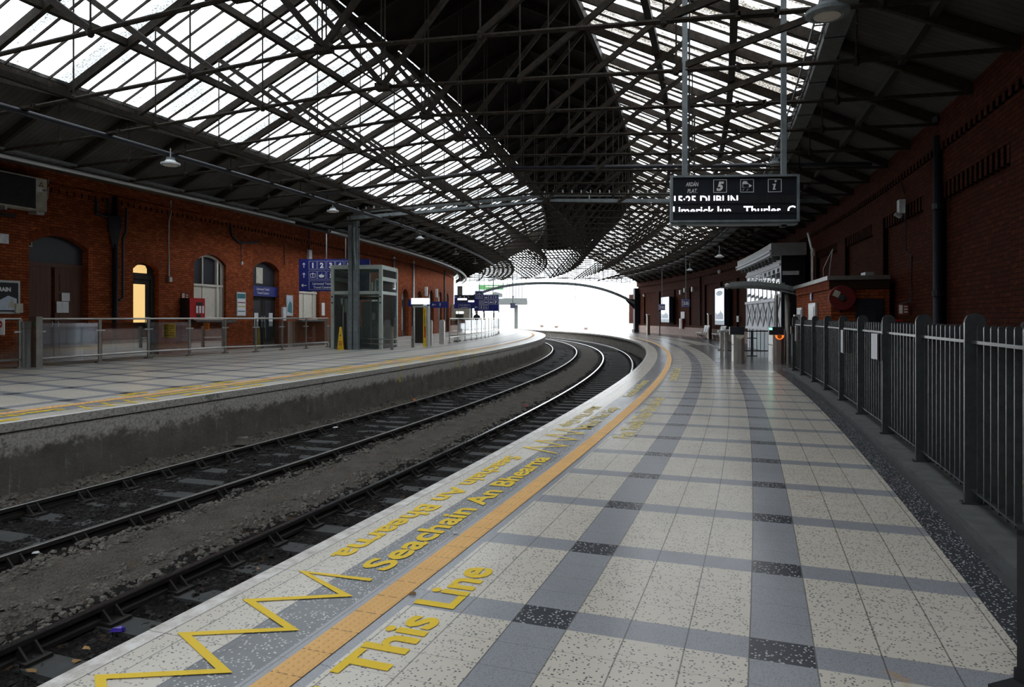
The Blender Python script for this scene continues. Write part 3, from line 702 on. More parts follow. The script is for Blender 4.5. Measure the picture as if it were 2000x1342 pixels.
for s0 in (5., 9.9, 14.8, 19.7, 24.6):
    w = nth(k+1); k += 1
    paint('Seachain An Bhearna', s0, s0+3.3, -6.55, -6.33, 'painted_lettering', 'yellow lettering on the edge of the far platform, %s stretch from the near end' % w, z=ZL+.004, flip=True)
    paint('Mind The Gap', s0+.4, s0+2.4, -6.03, -6.25, 'painted_lettering', 'yellow lettering on the outer band of the far platform, %s stretch from the near end' % w, z=ZL+.004)
    zz = []
    for i in range(4): zz += [(s0+3.4+i*.4, -6.03), (s0+3.6+i*.4, -6.5)]
    zig(zz, .045, 'painted_zigzag', 'yellow zigzag on the far platform edge, %s from the near end' % w, z=ZL+.005)
    paint('Fan Taobh Thiar', s0, s0+3., -7.2, -6.95, 'painted_lettering', 'yellow lettering behind the dotted strip of the far platform, %s from the near end' % w, z=ZL+.004)
tag(MB().box(P(14.0, -15.2, ZL+.004), (3.0, .09, .006), HD(14.)+1.57).build('painted_line', 'road_paint'), 'short yellow line on the floor before the round gate post', 'painted marking')

# ------------------------------------------------------------------ railings on the right
FD = 4.50; FS = [5.75, 7.54, 9.24, 11.03, 12.9, 14.74, 16.59, 18.41, 20.35, 21.94]
fe = thing('fence', 'dark grey iron bar fence with round topped posts along the right of the platform', 'fence', P(7.54, FD), HD(7.54))
def L_(mb, s, d0, d1, z0, z1, th, r=0.):     # flat bar standing across the fence line
    c = P(s, (d0+d1)/2); nx = Vector((math.cos(PT(s)[2]), -math.sin(PT(s)[2]), 0)); w = (d1-d0)/2; pts = [(-w, z0), (w, z0)]
    n = 8 if r else 3; rr = w
    for i in range(n+1):
        a = math.pi*i/n; pts.append((w*math.cos(a), z1-rr+rr*math.sin(a)))
    ty = nx.cross(Vector((0, 0, 1)))
    mb.prism(pts, c-ty*th/2, nx, (0, 0, 1), th)
for i, s in enumerate(FS):
    m = MB(); L_(m, s, FD-.075, FD+.075, .035, 1.585, .034, 1); m.box(P(s, FD, .05), (.2, .08, .02), HD(s)); m.build('post', 'fence_paint', fe, world=True)
for a, b in zip(FS, FS[1:]):
    MB().bar(P(a+.01, FD, 1.352), P(b-.01, FD, 1.352), .062, .026).build('top_rail', 'fence_paint', fe, world=True)
    MB().bar(P(a+.01, FD, .16), P(b-.01, FD, .16), .06, .014).build('bottom_rail', 'fence_paint', fe, world=True)
    n = 10
    for k in range(1, n+1):
        s = a+(b-a)*(k+.15)/(n+1.0); m = MB(); L_(m, s, FD-.022, FD+.022, .12, 1.49, .019, 1); m.build('baluster', 'fence_paint', fe, world=True)
def sheet(name, label, cat, s, d, z0, z1, w, mat, bend=.03):
    m = MB(); N = 5; c = P(s, d); t = P(s+1, d)-P(s, d); t.normalize(); nx = Vector((t.y, -t.x, 0))
    for i in range(N):
        a, b = -w/2+w*i/N, -w/2+w*(i+1)/N; o = lambda q: c+t*q+nx*(bend*math.cos(q/w*5)-.004)
        p, q = o(a), o(b); th = nx*.004
        m.hexa([(p.x, p.y, z0), (q.x, q.y, z0+.01), (q.x+th.x, q.y+th.y, z0+.01), (p.x+th.x, p.y+th.y, z0), (p.x, p.y, z1), (q.x, q.y, z1), (q.x+th.x, q.y+th.y, z1), (p.x+th.x, p.y+th.y, z1)])
    return tag(m.build(name, mat), label, cat)
sheet('paper_notice', 'white paper notice in a plastic sleeve hung on the fence, the nearest of three', 'notice', SD(1711, 846)[0]-.0, FD-.09, .98, 1.33, .42, 'paper')
sheet('paper_notice', 'narrow torn white paper strip on the fence beside the sleeved notice', 'notice', SD(1659, 795)[0], FD-.09, .93, 1.33, .22, 'paper')
sheet('paper_notice', 'thin white strip hanging near the far end of the fence', 'notice', 21.2, FD-.07, .9, 1.32, .1, 'paper')
sheet('wooden_tag', 'small brown label tied to the last post of the fence', 'tag', 21.9, FD-.1, 1.07, 1.3, .16, 'beige')
# poster stand at the bottom right corner
X, Y = 2.155, 2.92
t = thing('poster_stand', 'black framed poster stand cut off by the right edge of the view', 'poster stand', (X, Y, 0), R(-70))
MB().box((0, 0, .33), (.04, .05, .66)).build('upright', 'black', t); MB().box((.62, 0, .33), (.04, .05, .66)).build('upright', 'black', t)
MB().box((.31, 0, .655), (.66, .05, .04)).build('crossbar', 'black', t); MB().box((.31, 0, .05), (.68, .06, .05)).build('crossbar', 'black', t)
m = MB(); m.box((.31, .0, .29), (.575, .02, .42)); m.build('poster', 'blue_poster', t); MB().box((.31, .0, .57), (.575, .022, .13)).build('poster_header', 'green_poster', t)
MB().box((.31, 0, .012), (.7, .34, .024)).build('foot_plate', 'black', t)

# ------------------------------------------------------------------ brick kiosk and what is on it
KD, KS0, KS1, KZ = 4.98, 19.3, 25.0, 2.46
t = at('brick_kiosk', 'low brick kiosk with a flat stone capped roof behind the fence', 'kiosk', KS0, KD)
mb = MB(); ribbon(mb, (KD, 0), (KD, KZ), KS0, KS1, 1.); mb.face([P(KS0, KD), P(KS0, KD, KZ), P(KS0, WR-.13, KZ), P(KS0, WR-.13)], [(0, 0), (0, KZ), (1.4, KZ), (1.4, 0)]); mb.face([P(KS1, KD), P(KS1, KD, KZ), P(KS1, WR-.13, KZ), P(KS1, WR-.13)], [(0, 0), (0, KZ), (1.4, KZ), (1.4, 0)])
mb.build('brick_walls', 'brick', t, world=True)
mb = MB(); slab(mb, [(KD-.1, KZ), (KD-.1, KZ+.1), (WR-.14, KZ+.1), (WR-.14, KZ)], KS0-.1, KS1, 2.); mb.build('roof_slab', 'steel_dark', t, world=True)
mb = MB(); slab(mb, [(KD-.05, KZ-.22), (KD-.05, KZ), (WR-.14, KZ), (WR-.14, KZ-.22)], KS0-.05, KS1-.2, 2.); mb.build('brick_cornice', 'brick_arch', t, world=True)
def on_front(dd, z, off=.0): return P(KS0-off, KD+dd, z)
mb = MB(); mb.box(on_front(.85, 1.0, .02), (.62, .05, 2.0), HD(KS0)); mb.build('door', 'slate_blue', t, world=True)
mb = MB(); mb.box(on_front(.85, 1.62, .05), (.3, .02, .45), HD(KS0)); mb.build('door_pane', 'board_black', t, world=True)
c = on_front(.22, 2.02, .14); M4 = Matrix.Rotation(HD(KS0), 4, 'Z') @ Matrix.Rotation(R(90), 4, 'X')
t = thing('hose_reel', 'round red fire hose reel on the front of the brick kiosk', 'hose reel', c, HD(KS0))
RX = Matrix.Rotation(R(90), 4, 'X')
MB().lathe([(.02, -.06), (.29, -.06), (.30, -.04), (.30, .04), (.29, .06), (.02, .06)], (0, 0, 0), 28, RX).build('drum', 'dark_red', t, smooth=False)
MB().lathe([(.0, .0), (.09, .0), (.08, .04), (.0, .05)], (0, -.06, 0), 16, RX).build('hub', 'black', t); MB().box((-.13, -.066, .1), (.14, .006, .15), 0, M=Matrix.Rotation(R(25), 4, 'Y')).build('inspection_card', 'beige', t)
MB().box((0, .09, -.1), (.08, .06, .5)).build('wall_bracket', 'black', t)
t = thing('extinguisher_box', 'red fire extinguisher cabinet at the foot of the fire sign beyond the fence', 'cabinet', P(18.3, WR-.32, .9), HD(18.3))
MB().box((0, 0, .3), (.28, .5, .6)).build('body', 'red', t); MB().box((.0, -.27, .3), (.24, .03, .52)).build('door_panel', 'black', t)
t = thing('fire_sign', 'small red and white fire equipment sign on the wall beyond the fence', 'sign', P(18.0, WR-.16, 1.62), HD(18.)+R(-18))
MB().box((0, 0, .11), (.22, .015, .24)).build('plate', 'dark_red', t); MB().box((-.05, -.01, .11), (.07, .01, .19)).build('pictogram', 'beige', t)
m = MB()
for i in range(3): m.box((.045, -.01, .05+i*.06), (.07, .008, .03))
m.build('flame', 'beige', t)
# screens on the platform side of the kiosk
for s0, s1, z0, z1, lb in ((23.6, 24.55, 1.05, 1.85, 'framed dark notice screen on the kiosk beside the steel canopy column'), (21.2, 22.4, 1.15, 1.95, 'framed dark notice screen on the kiosk behind the end of the fence')):
    t = at('notice_screen', lb, 'screen', (s0+s1)/2, KD-.04, z0)
    MB().box((0, 0, (z1-z0)/2), (.06, s1-s0, z1-z0)).build('frame', 'galv', t); MB().box((-.032, 0, (z1-z0)/2), (.01, s1-s0-.12, z1-z0-.12)).build('screen', 'board_black', t)
    MB().box((-.04, -(s1-s0)*.3, (z1-z0)/2), (.006, .14, z1-z0-.2)).build('bright_sheet', 'paper', t)
t = at('small_sign', 'small blue and white square sign above the kiosk screen', 'sign', 22.1, KD-.03, 2.02); MB().box((0, 0, .11), (.03, .2, .22)).build('plate', 'sign_blue', t); MB().box((-.02, 0, .11), (.01, .1, .12)).build('symbol', 'sign_white', t)
t = at('control_box', 'stainless control box on a post at the far end of the fence', 'box', 22.2, 4.58, 0.)
MB().box((0, 0, 1.42), (.16, .18, .42)).build('housing', 'galv', t); MB().box((0, 0, .6), (.06, .06, 1.2)).build('post', 'steel_dark', t)
t = at('lamp_post', 'leaning white tube lamp on a grey post above the kiosk roof', 'lamp', 22.5, 5.05, KZ+.1)
MB().tube([(0, 0, 0), (0, 0, 1.0)], .05, 8).build('post', 'steel_dark', t); MB().tube([(0, .02, .85), (-.12, .1, 1.45)], .03, 8).build('tube', 'lamp_white', t); MB().box((0, 0, .85), (.09, .09, .16)).build('clamp', 'galv', t)
t = tag(MB().tube([P(21.5, 5.3, 2.56), P(21.4, 5.32, 3.0), P(21.3, 5.36, 3.4), P(24., 5.6, 3.05), P(27., 6.2, 2.9)], .012, 6).build('cable', 'galv'), 'thin pale cable looping over the kiosk roof', 'cable')
tag(MB().box(P(20.3, 6.0, 2.62), (.2, .5, .14), HD(20.3)).build('junction_box', 'galv'), 'grey box lying on the kiosk roof', 'box')
# wall services on the right
def vpipe(s, d, z0, z1, r, mat, name, label, cat='pipe', brackets=True):
    t = at(name, label, cat, s, d, z0); MB().tube([(0, 0, 0), (0, 0, z1-z0)], r, 10).build('pipe', mat, t, smooth=True)
    if brackets:
        for i in range(int((z1-z0)/1.6)+1): MB().lathe([(r*1.25, -.05), (r*1.25, .05)], (0, 0, .4+i*1.6), 10).build('collar', mat, t)
    return t
vpipe(WH(1831, 400, 6.2)[0], 6.2, 0, 4.9, .075, 'slate_blue', 'downpipe', 'black downpipe on the right wall beyond the fence')
s, z = WH(1764, 404, 6.2)
t = at('floodlight', 'white floodlight high on the right brick wall', 'floodlight', s, 6.16, z-.12)
MB().box((0, 0, .12), (.12, .2, .3)).build('housing', 'lamp_white', t); MB().box((-.06, 0, -.06), (.14, .18, .06), M=Matrix.Rotation(R(35), 4, 'Y')).build('shade', 'galv', t)
tag(MB().tube([P(s+.1, 6.25, z+.3), P(s+.4, 6.25, 4.6)], .015, 6).build('conduit', 'slate_blue'), 'thin dark conduit rising from the white floodlight', 'conduit')
tag(MB().tube([P(s-.05, 6.24, z-.15), P(s-.05, 6.24, 3.0), P(s-.5, 6.24, 2.85), P(s-.5, 6.24, 1.9), P(s+.4, 6.24, 1.85)], .02, 6).build('conduit', 'slate_blue'), 'dark conduit stepping down the wall from the white floodlight', 'conduit')
for s in (12.5, 16.1): tag(MB().box(P(s, 6.0, .3), (.35, .5, .6), HD(s)).build('grey_cabinet', 'grey_paint'), 'grey floor cabinet behind the fence, the %s one' % ('nearer' if s < 14 else 'farther'), 'cabinet')
for px, py in ((1888, 624), (1999, 660)):
    s = SD(px, 900)[0] if px < 1900 else 4.6
    s = {1888: 9.6, 1999: 6.6}[px]; o = MB().lathe([(.0, -.02), (.1, -.02), (.12, .0), (.12, .16), (.1, .18), (0, .18)], P(s, 5.6, 1.32), 16).build('wall_lamp', 'black', smooth=False)
    tag(o, 'round black lamp hood showing over the fence, the %s of two' % ('farther' if px < 1900 else 'nearer'), 'lamp')
# ------------------------------------------------------------------ flat-board helper: x to the viewer's right, z up, y away
def sign_text(t, body, cx, cz, h, mat, y=-.03, w=None, bold=.015, shear=0., name='lettering'):
    m = MB(); text_on(m, body, (cx, y, cz-h/2), (1, 0, 0), (0, 0, 1), h=h, w=w, bold=bold, shear=shear, lift=.004); return m.build(name, mat, t)
def frame_sq(m, cx, cz, w, h, th, y):
    for a, b in ((0, h/2), (0, -h/2)): m.box((cx+a, y, cz+b), (w+th, .008, th))
    for a in (-w/2, w/2): m.box((cx+a, y, cz), (th, .008, h+th))
    return m
def poly(m, pts, cx, cz, k, y, th=.006): return m.prism([(a*k, b*k) for a, b in pts], (cx, y, cz), (1, 0, 0), (0, 0, 1), th)
def disc(m, cx, cz, r, y, n=14): return poly(m, [(math.cos(6.2832*i/n), math.sin(6.2832*i/n)) for i in range(n)], cx, cz, r, y)
ARROW = [(0, 1), (.62, .35), (.45, .18), (.12, .52), (.12, -1), (-.12, -1), (-.12, .52), (-.45, .18), (-.62, .35)]
LEFT = [(-y, x) for x, y in ARROW]
def picto(m, kind, cx, cz, k, y):
    if kind == 'exit':
        poly(m, ARROW, cx, cz+.1*k, .75*k, y)
        for a, b, w, h in ((-.75, -.1, .14, 1.3), (.75, -.1, .14, 1.3), (0, -.75, 1.6, .14), (-.58, .5, .3, .14), (.58, .5, .3, .14)): m.box((cx+a*k, y, cz+b*k), (w*k, .008, h*k))
    elif kind == 'food':
        poly(m, [(-.8, -.3), (-.5, -.7), (.5, -.7), (.8, -.3), (.8, 0), (.3, .1), (-.2, .25), (-.8, 0)], cx, cz, k, y); m.box((cx+.1*k, y, cz+.45*k), (.12*k, .008, .4*k))
    elif kind == 'info':
        disc(m, cx, cz+.7*k, .2*k, y); poly(m, [(-.35, .35), (.22, .35), (.22, -.6), (.4, -.6), (.4, -.82), (-.4, -.82), (-.4, -.6), (-.2, -.6), (-.2, .12), (-.35, .12)], cx, cz, k, y)
    elif kind == 'man':
        disc(m, cx, cz+.72*k, .2*k, y); poly(m, [(-.36, .45), (.36, .45), (.36, -.2), (.22, -.2), (.2, -.9), (-.2, -.9), (-.22, -.2), (-.36, -.2)], cx, cz, k, y)
    elif kind == 'bus':
        poly(m, [(-.85, .3), (.85, .3), (.85, -.3), (-.85, -.3)], cx, cz, k, y); disc(m, cx-.45*k, cz-.35*k, .2*k, y); disc(m, cx+.45*k, cz-.35*k, .2*k, y)
    elif kind == 'taxi':
        poly(m, [(-.85, -.45), (-.85, 0), (-.45, .1), (-.25, .5), (.25, .5), (.45, .1), (.85, 0), (.85, -.45)], cx, cz, k, y); disc(m, cx-.5*k, cz-.5*k, .2*k, y); disc(m, cx+.5*k, cz-.5*k, .2*k, y)
    elif kind == 'wheelchair':
        disc(m, cx-.1*k, cz+.75*k, .17*k, y); poly(m, [(-.2, .5), (0, .5), (.05, .05), (.4, .05), (.62, -.6), (.45, -.65), (.25, -.15), (-.2, -.15)], cx, cz, k, y)
        for i in range(9):
            a = R(110+i*28); b = R(138+i*28); m.bar((cx-.1*k+.5*k*math.cos(a), y, cz-.4*k+.45*k*math.sin(a)), (cx-.1*k+.5*k*math.cos(b), y, cz-.4*k+.45*k*math.sin(b)), .12*k, .006, (0, 1, 0))

# ------------------------------------------------------------------ departure display over the near platform
Yb = 10.46; k = Yb/F
t = thing('departure_board', 'hanging dark departure board showing platform 5 and a lit train line', 'departure board', ((1434.5-CX)*k, Yb, H+(CY-388)*k), R(-3))
W_, H_ = 243*k, 88*k
MB().box((0, .12, 0), (W_-.02, .22, H_-.02)).build('housing', 'board_black', t)
m = MB()
for a in (-1, 1): m.box((0, 0, a*(H_/2)), (W_+.035, .06, .03)); m.box((a*W_/2, 0, 0), (.03, .06, H_+.03))
m.box((0, .1, -H_/2-.03), (W_, .2, .04)); m.build('frame', 'grey_paint', t)
X = lambda px: (px-1434.5)*k
Z = lambda py: (388-py)*k
ys = .002
sign_text(t, 'ARDÁN', X(1353), Z(359), 8.2*k, 'sign_white', ys, w=25*k, shear=.25); sign_text(t, 'PLAT.', X(1353), Z(372), 8.2*k, 'sign_white', ys, w=19*k, shear=.25)
for px, nm in ((1407, '5'), (1459, 'train'), (1512, 'i')):
    m = frame_sq(MB(), X(px), Z(363), 25*k, 24.5*k, 1.0*k, ys+.006)
    if nm == '5': text_on(m, '5', (X(px), ys, Z(371.5)), (1, 0, 0), (0, 0, 1), h=17*k, bold=.05, shear=.25)
    elif nm == 'i': disc(m, X(px+1.5), Z(354.5), 2.1*k, ys+.004); poly(m, [(-4, 4), (2, 4.5), (-.5, -6), (2, -5), (1.5, -7), (-4, -7.5), (-2, 2), (-4.5, 2.5)], X(px), Z(364), k, ys+.004)
    else:
        poly(m, [(-10, -5), (-10, 6), (-8, 9), (-1, 9), (2, 4), (9, 0), (10, -2), (4, -5)], X(px), Z(362), k*.9, ys+.004); m.bar((X(px-6), ys, Z(369)), (X(px-9), ys, Z(373)), .8*k, .006, (0, 1, 0)); m.bar((X(px+2), ys, Z(369)), (X(px-1), ys, Z(373)), .8*k, .006, (0, 1, 0))
    m.build({'5': 'platform_number', 'i': 'information_symbol'}.get(nm, 'train_symbol'), 'sign_white', t)
MB().box((X(1456.5), ys+.004, Z(363)), (11*k, .02, 6*k)).build('train_window', 'board_black', t)
for z0 in (389.5, 408.5): MB().box((0, ys+.006, Z(z0)), (232*k, .012, 15*k)).build('led_panel', 'slate_blue', t)
m = MB()
for r in (389.5, 408.5):
    for i in range(58): m.box((X(1318)+i*4.05*k, ys-.001, Z(r)), (.5*k, .004, 14.6*k))
    for i in range(8): m.box((0, ys-.0015, Z(r-7+i*2)), (232*k, .004, .3*k))
m.build('led_grid', 'dark_metal', t)
# the lit dot rows of the two lines, top half of each character missing as the camera caught them
def led(px0, px1, py, body):
    m = MB(); vs, fs, x0, x1, y0, y1 = glyphs(body, .012)
    for f in fs:
        q = clip_y([vs[i] for i in f], .27)
        if len(q) > 2: m.face([(X(px0+(px1-px0)*(x-x0)/(x1-x0)), ys-.004, Z(py)+(y-.27)/.46*10.5*k) for x, y in q])
    return m.build('led_text', 'led', t)
led(1318, 1441, 391.5, '15:25 DUBLIN'); led(1316, 1433, 412.5, 'Limerick Jun.'); led(1452, 1551, 412.5, 'Thurles, C')
for px in (1341, 1533):
    zt = 6.9
    MB().box((X(px), .1, (zt-t.location.z+H_/2)/2), (.075, .05, zt-t.location.z-H_/2)).build('hanger', 'grey_paint', t)
MB().tube([(X(1351), .16, H_/2), (X(1352), .16, 3.2)], .012, 6).build('cable', 'black', t)
m = MB(); m.box((X(1338), .1, -H_/2-.06), (.08, .1, .05)); m.box((X(1532), .1, -H_/2-.06), (.08, .1, .05)); m.build('mounting_clamp', 'dark_metal', t)

# ------------------------------------------------------------------ ticket gates and steel canopy
def gate(name, label, px, py, ln, lit=None):
    X0, Y0 = G(px, py); s, d = sd(X0, Y0)
    t = at(name, label, 'ticket gate', s, d+.0, 0, 'ticket gates beside the fence')
    MB().box((0, .12+ln/2, .47), (.24, ln, .94)).build('cabinet', 'steel', t)
    o8 = [(.19*math.cos(R(22.5+45*i)), .17*math.sin(R(22.5+45*i))) for i in range(8)]
    MB().prism([(a, b+.0) for a, b in o8], (0, 0, 0), (1, 0, 0), (0, 1, 0), .96).build('end_column', 'steel', t)
    MB().box((-.06, .12, 1.1), (.46, .34, .26)).build('reader_head', 'board_black', t)
    m = MB(); n = 10; m.prism([(.14*math.cos(-math.pi*i/n), .14*math.sin(-math.pi*i/n)) for i in range(n+1)], (.02, -.178, .96), (1, 0, 0), (0, 0, 1), .012); m.build('half_round_plate', 'orange_led' if lit else 'beige', t)
    MB().box((0, .3+ln/2, .60), (.26, ln*.7, .03)).build('trim_band', 'black', t)
    MB().box((-.125, .5, .3), (.012, .03, .5)).build('panel_joint', 'black', t)
    if lit: MB().box((-.24, -.052, 1.17), (.09, .012, .07)).build('green_light', 'green_led', t); MB().lathe([(.0, -.006), (.075, -.006), (.075, .006), (0, .006)], (.02, -.19, .915), 16, RX).build('red_stop_disc', 'orange', t)
    return t
gate('ticket_gate', 'steel ticket gate with a dark reader and pale half round plate', 1443, 710, 1.5)
gate('ticket_gate', 'steel ticket gate showing a green light and orange disc', 1520, 711, 1.5, 1)
X0, Y0 = G(1412, 699); s, d = sd(X0, Y0)
t = at('ticket_gate', 'narrow steel gate post with a sloping top, standing behind the row of ticket gates', 'ticket gate', s, d-.05, 0)
MB().box((0, 0, .5), (.12, .12, 1.0)).build('post', 'steel', t); MB().box((.18, .25, .48), (.1, .1, .96)).build('post', 'steel', t)
MB().box((.08, .1, 1.03), (.42, .55, .07), M=Matrix.Rotation(R(-6), 4, 'Y')).build('sloping_top', 'galv', t); MB().bar((-.05, -.1, .32), (-.5, .25, .52), .07, .05).build('kick_rail', 'galv', t)
t = at('glass_screen', 'low glass screen with dark rails closing the passage behind the ticket gates', 'screen', 29.9, 4.0)
for z in (.22, 1.0): MB().box((0, 0, z), (2.3, .05, .05)).build('rail', 'dark_metal', t)
MB().box((.15, 0, .52), (.09, .06, 1.04)).build('post', 'dark_metal', t); MB().box((.15, 0, .72), (.36, .05, .04)).build('crosspiece', 'dark_metal', t)
for x in (-.52, .68): MB().box((x, 0, .6), (.95, .012, .7)).build('pane', 'clear_glass', t)
MB().box((.15, 0, .02), (.4, .12, .03)).build('foot', 'dark_metal', t)
cx = at('gate_canopy', 'curved steel canopy with small round lights over the ticket gates', 'canopy', 25.45, 4.78)
MB().tube([(0, 0, 0), (0, 0, 2.32)], .095, 14).build('column', 'steel_dark', cx, smooth=True); MB().tube([(-.32, .35, 0), (-.32, .35, 2.3)], .06, 12).build('column', 'steel_dark', cx, smooth=True)
def can(i, n=14):  # canopy axis: swings from the column out over the gates and away
    a = i/n; return Vector((.25-1.9*a, .05+3.1*a*a*.9, 2.34+.33*math.sin(a*1.5)))
m = MB(); m2 = MB()
for i in range(14):
    p, q = can(i), can(i+1); m.bar(p, q, .8, .05); m2.bar(p+Vector((0, -.42, .12)), q+Vector((0, -.42, .12)), .05, .14); m2.bar(p+Vector((0, .42, .1)), q+Vector((0, .42, .1)), .05, .16); m2.tube([p+Vector((0, -.46, -.05)), q+Vector((0, -.46, -.05))], .022, 8)
m.build('soffit', 'dark_metal', cx); m2.build('edge_beam', 'tray_grey', cx)
for i in (5, 7, 9): MB().lathe([(0, 0), (.055, 0), (.055, .03), (0, .03)], can(i)+Vector((0, -.16, -.045)), 12).build('downlight', 'lamp_on', cx)
MB().lathe([(.02, -.1), (.07, -.05), (.09, .08), (.02, .12)], can(14)+Vector((-.1, 0, .05)), 10).build('end_lamp', 'lamp_white', cx)
m = MB()
for i in range(10): p = can(3+i*.6); m.box(p+Vector((0, -.42, .22)), (.06, .05, .05))
m.build('roller_bracket', 'galv', cx)

# ------------------------------------------------------------------ white signal cabin against the right wall
CD = 5.3; c0, c1 = 30.2, 38.6
t = at('signal_cabin', 'white timber signal cabin with crossed panels and tall windows against the right wall', 'cabin', c0, CD)
fr = lambda s, z, o=0.: P(s, CD-o, z)
mb = MB(); slab(mb, [(CD, 1.02), (CD, 4.3), (6.2, 4.3), (6.2, 1.02)], c0, c1, 2.); mb.build('body', 'signal_white', t, world=True)
mb = MB(); slab(mb, [(CD+.05, 0), (CD+.05, 1.02), (6.2, 1.02), (6.2, 0)], c0+.05, c1, 2.); mb.build('lower_wall', 'panel_blue', t, world=True)
m = MB()
for i in range(9): s = c0+.3+i*.95; m.box(fr(s, .5, -.04), (.03, .03, 1.0), HD(s))
m.build('panel_seam', 'tray_grey', t, world=True)
m = MB(); slab(m, [(CD-.07, .98), (CD-.07, 1.1), (CD, 1.1), (CD, .98)], c0, c1, 2.); slab(m, [(CD-.1, 2.22), (CD-.1, 2.34), (CD, 2.34), (CD, 2.22)], c0-.1, c1, 2.); slab(m, [(CD-.06, 3.62), (CD-.06, 3.72), (CD, 3.72), (CD, 3.62)], c0, c1, 2.); m.build('moulding', 'signal_white', t, world=True)
n = 6
for i in range(n):
    a = c0+.12+(c1-c0-.2)*i/n; b = c0+.12+(c1-c0-.2)*(i+1)/n-.1; m = MB()
    m.bar(fr(a+.08, 1.16, .01), fr(b-.08, 2.18, .01), .045, .045, (1, 0, 0)); m.bar(fr(b-.08, 1.16, .01), fr(a+.08, 2.18, .01), .045, .045, (1, 0, 0)); m.build('crossed_panel', 'tray_grey', t, world=True); MB().bar(fr(b+.05, 1.1, .02), fr(b+.05, 2.22, .02), .12, .06, (1, 0, 0)).build('panel_post', 'signal_white', t, world=True)
for i in range(8):
    a = c0+.14+(c1-c0-.2)*i/8; b = a+(c1-c0-.2)/8-.22; c = fr((a+b)/2, 2.86, .012); w = MB().box(c, (.03, b-a, 1.0), HD(a)).build('window', 'window_glass', t, world=True)
    m = MB(); m.box(fr((a+b)/2, 3.47, .012), (.02, (b-a)*.5, .16), HD(a)); m.build('top_light', 'window_glass', t, world=True)
m = MB(); slab(m, [(CD-.42, 4.02), (CD-.42, 4.5), (6.2, 4.5), (6.2, 4.02)], c0-.3, c1+.3, 2.); m.build('fascia', 'galv', t, world=True)
m = MB(); slab(m, [(CD-.5, 4.14), (CD-.5, 4.22), (CD-.42, 4.22), (CD-.42, 4.14)], c0-.4, c1+.4, 2.); slab(m, [(CD-.47, 4.02), (CD-.47, 4.08), (CD-.42, 4.08), (CD-.42, 4.02)], c0-.4, c1+.4, 2.); m.build('cornice', 'signal_white', t, world=True)
for i in range(10): s = c0+.2+i*.88; MB().box(fr(s, 3.93, .16), (.3, .1, .16), HD(s)).build('eaves_bracket', 'tray_grey', t, world=True)
m = MB(); m.box(P(c0-.015, 5.75, 2.7), (.88, .03, 3.2), HD(c0)); m.build('dark_gable_wall', 'slate_blue', t, world=True)
t = at('strip_sign', 'pale strip sign on the dark end wall of the signal cabin', 'sign', c0-.06, 5.66, 3.32); MB().box((0, 0, 0), (.62, .04, .16)).build('panel', 'lamp_white', t)
m = MB(); m.box((-.05, -.024, 0), (.36, .008, .05)); m.build('lettering', 'sign_grey', t)

# ------------------------------------------------------------------ far right wall: posters, benches, posts, lamps
def lightbox(s0, s1, z0, z1, lb, kind):
    D0 = 5.72; t = at('poster_lightbox', lb, 'poster', (s0+s1)/2, D0+.2, z0)
    hh = z1-z0; w = s1-s0
    MB().box((.03, 0, hh/2), (.36, w, hh)).build('case', 'slate_blue', t)
    MB().box((-.16, 0, hh/2), (.02, w-.04, hh-.04)).build('lit_panel', 'lightbox', t)
    m = MB(); MB().box((-.172, 0, .16), (.012, w-.04, .3)).build('caption_strip', 'panel_blue', t)
    n = 12
    poly_ = [(-w*.45, .35)]+[(-w*.45+w*.9*i/n, .45+hh*.16*(math.sin(i*.7)+1)*.5+(hh*.12 if 3 < i < 9 else 0)) for i in range(n+1)]+[(w*.45, .35)]
    MB().prism([(a, b) for a, b in poly_], (-.171, 0, 0), (0, 1, 0), (0, 0, 1), -.006).build('hill_picture', 'sky_poster', t)
    if kind: m = MB(); m.prism([(w*.38*math.cos(6.283*i/16), hh*.07*math.sin(6.283*i/16)) for i in range(16)], (-.171, 0, hh*.86), (0, 1, 0), (0, 0, 1), -.006); m.build('cloud_picture', 'sky_poster', t)
a0, a1 = WH(1413, 600, 5.72)[0], WH(1395, 600, 5.72)[0]
lightbox(a0, a1, 1.05, 3.5, 'tall lit poster case with a dark side beside the signal cabin', 1)
a0, a1 = WH(1306, 600, 5.72)[0], WH(1290, 600, 5.72)[0]
lightbox(a0, min(a1, a0+6), 1.1, 3.4, 'lit poster case on the far right wall behind the 5B signs', 0)
def bench(s, d, lb):
    t = at('bench', lb, 'bench', s, d, 0, 'benches on the right platform')
    for i in range(4): MB().box((-.2+i*.11, 0, .45), (.09, 1.5, .035)).build('seat_slat', 'white_paint', t)
    for i in range(5): MB().box((.26+i*.03, 0, .54+i*.1), (.03, 1.5, .075), M=Matrix.Rotation(R(14), 4, 'Y')).build('back_slat', 'white_paint', t)
    for y in (-.6, 0, .6):
        m = MB(); m.tube([(-.22, y, .43), (-.12, y, .2), (-.2, y, .0)], .022, 6); m.tube([(.2, y, .43), (.1, y, .2), (.25, y, .0)], .022, 6); m.tube([(-.12, y, .2), (0, y, .3), (.1, y, .2)], .018, 6); m.tube([(.18, y, .43), (.4, y, .98)], .02, 6); m.build('iron_leg', 'black', t)
bench(51.5, 5.3, 'white slatted bench with curly black legs, the one farther along the wall'); bench(47.9, 5.55, 'white slatted bench half hidden behind the ticket gate posts')
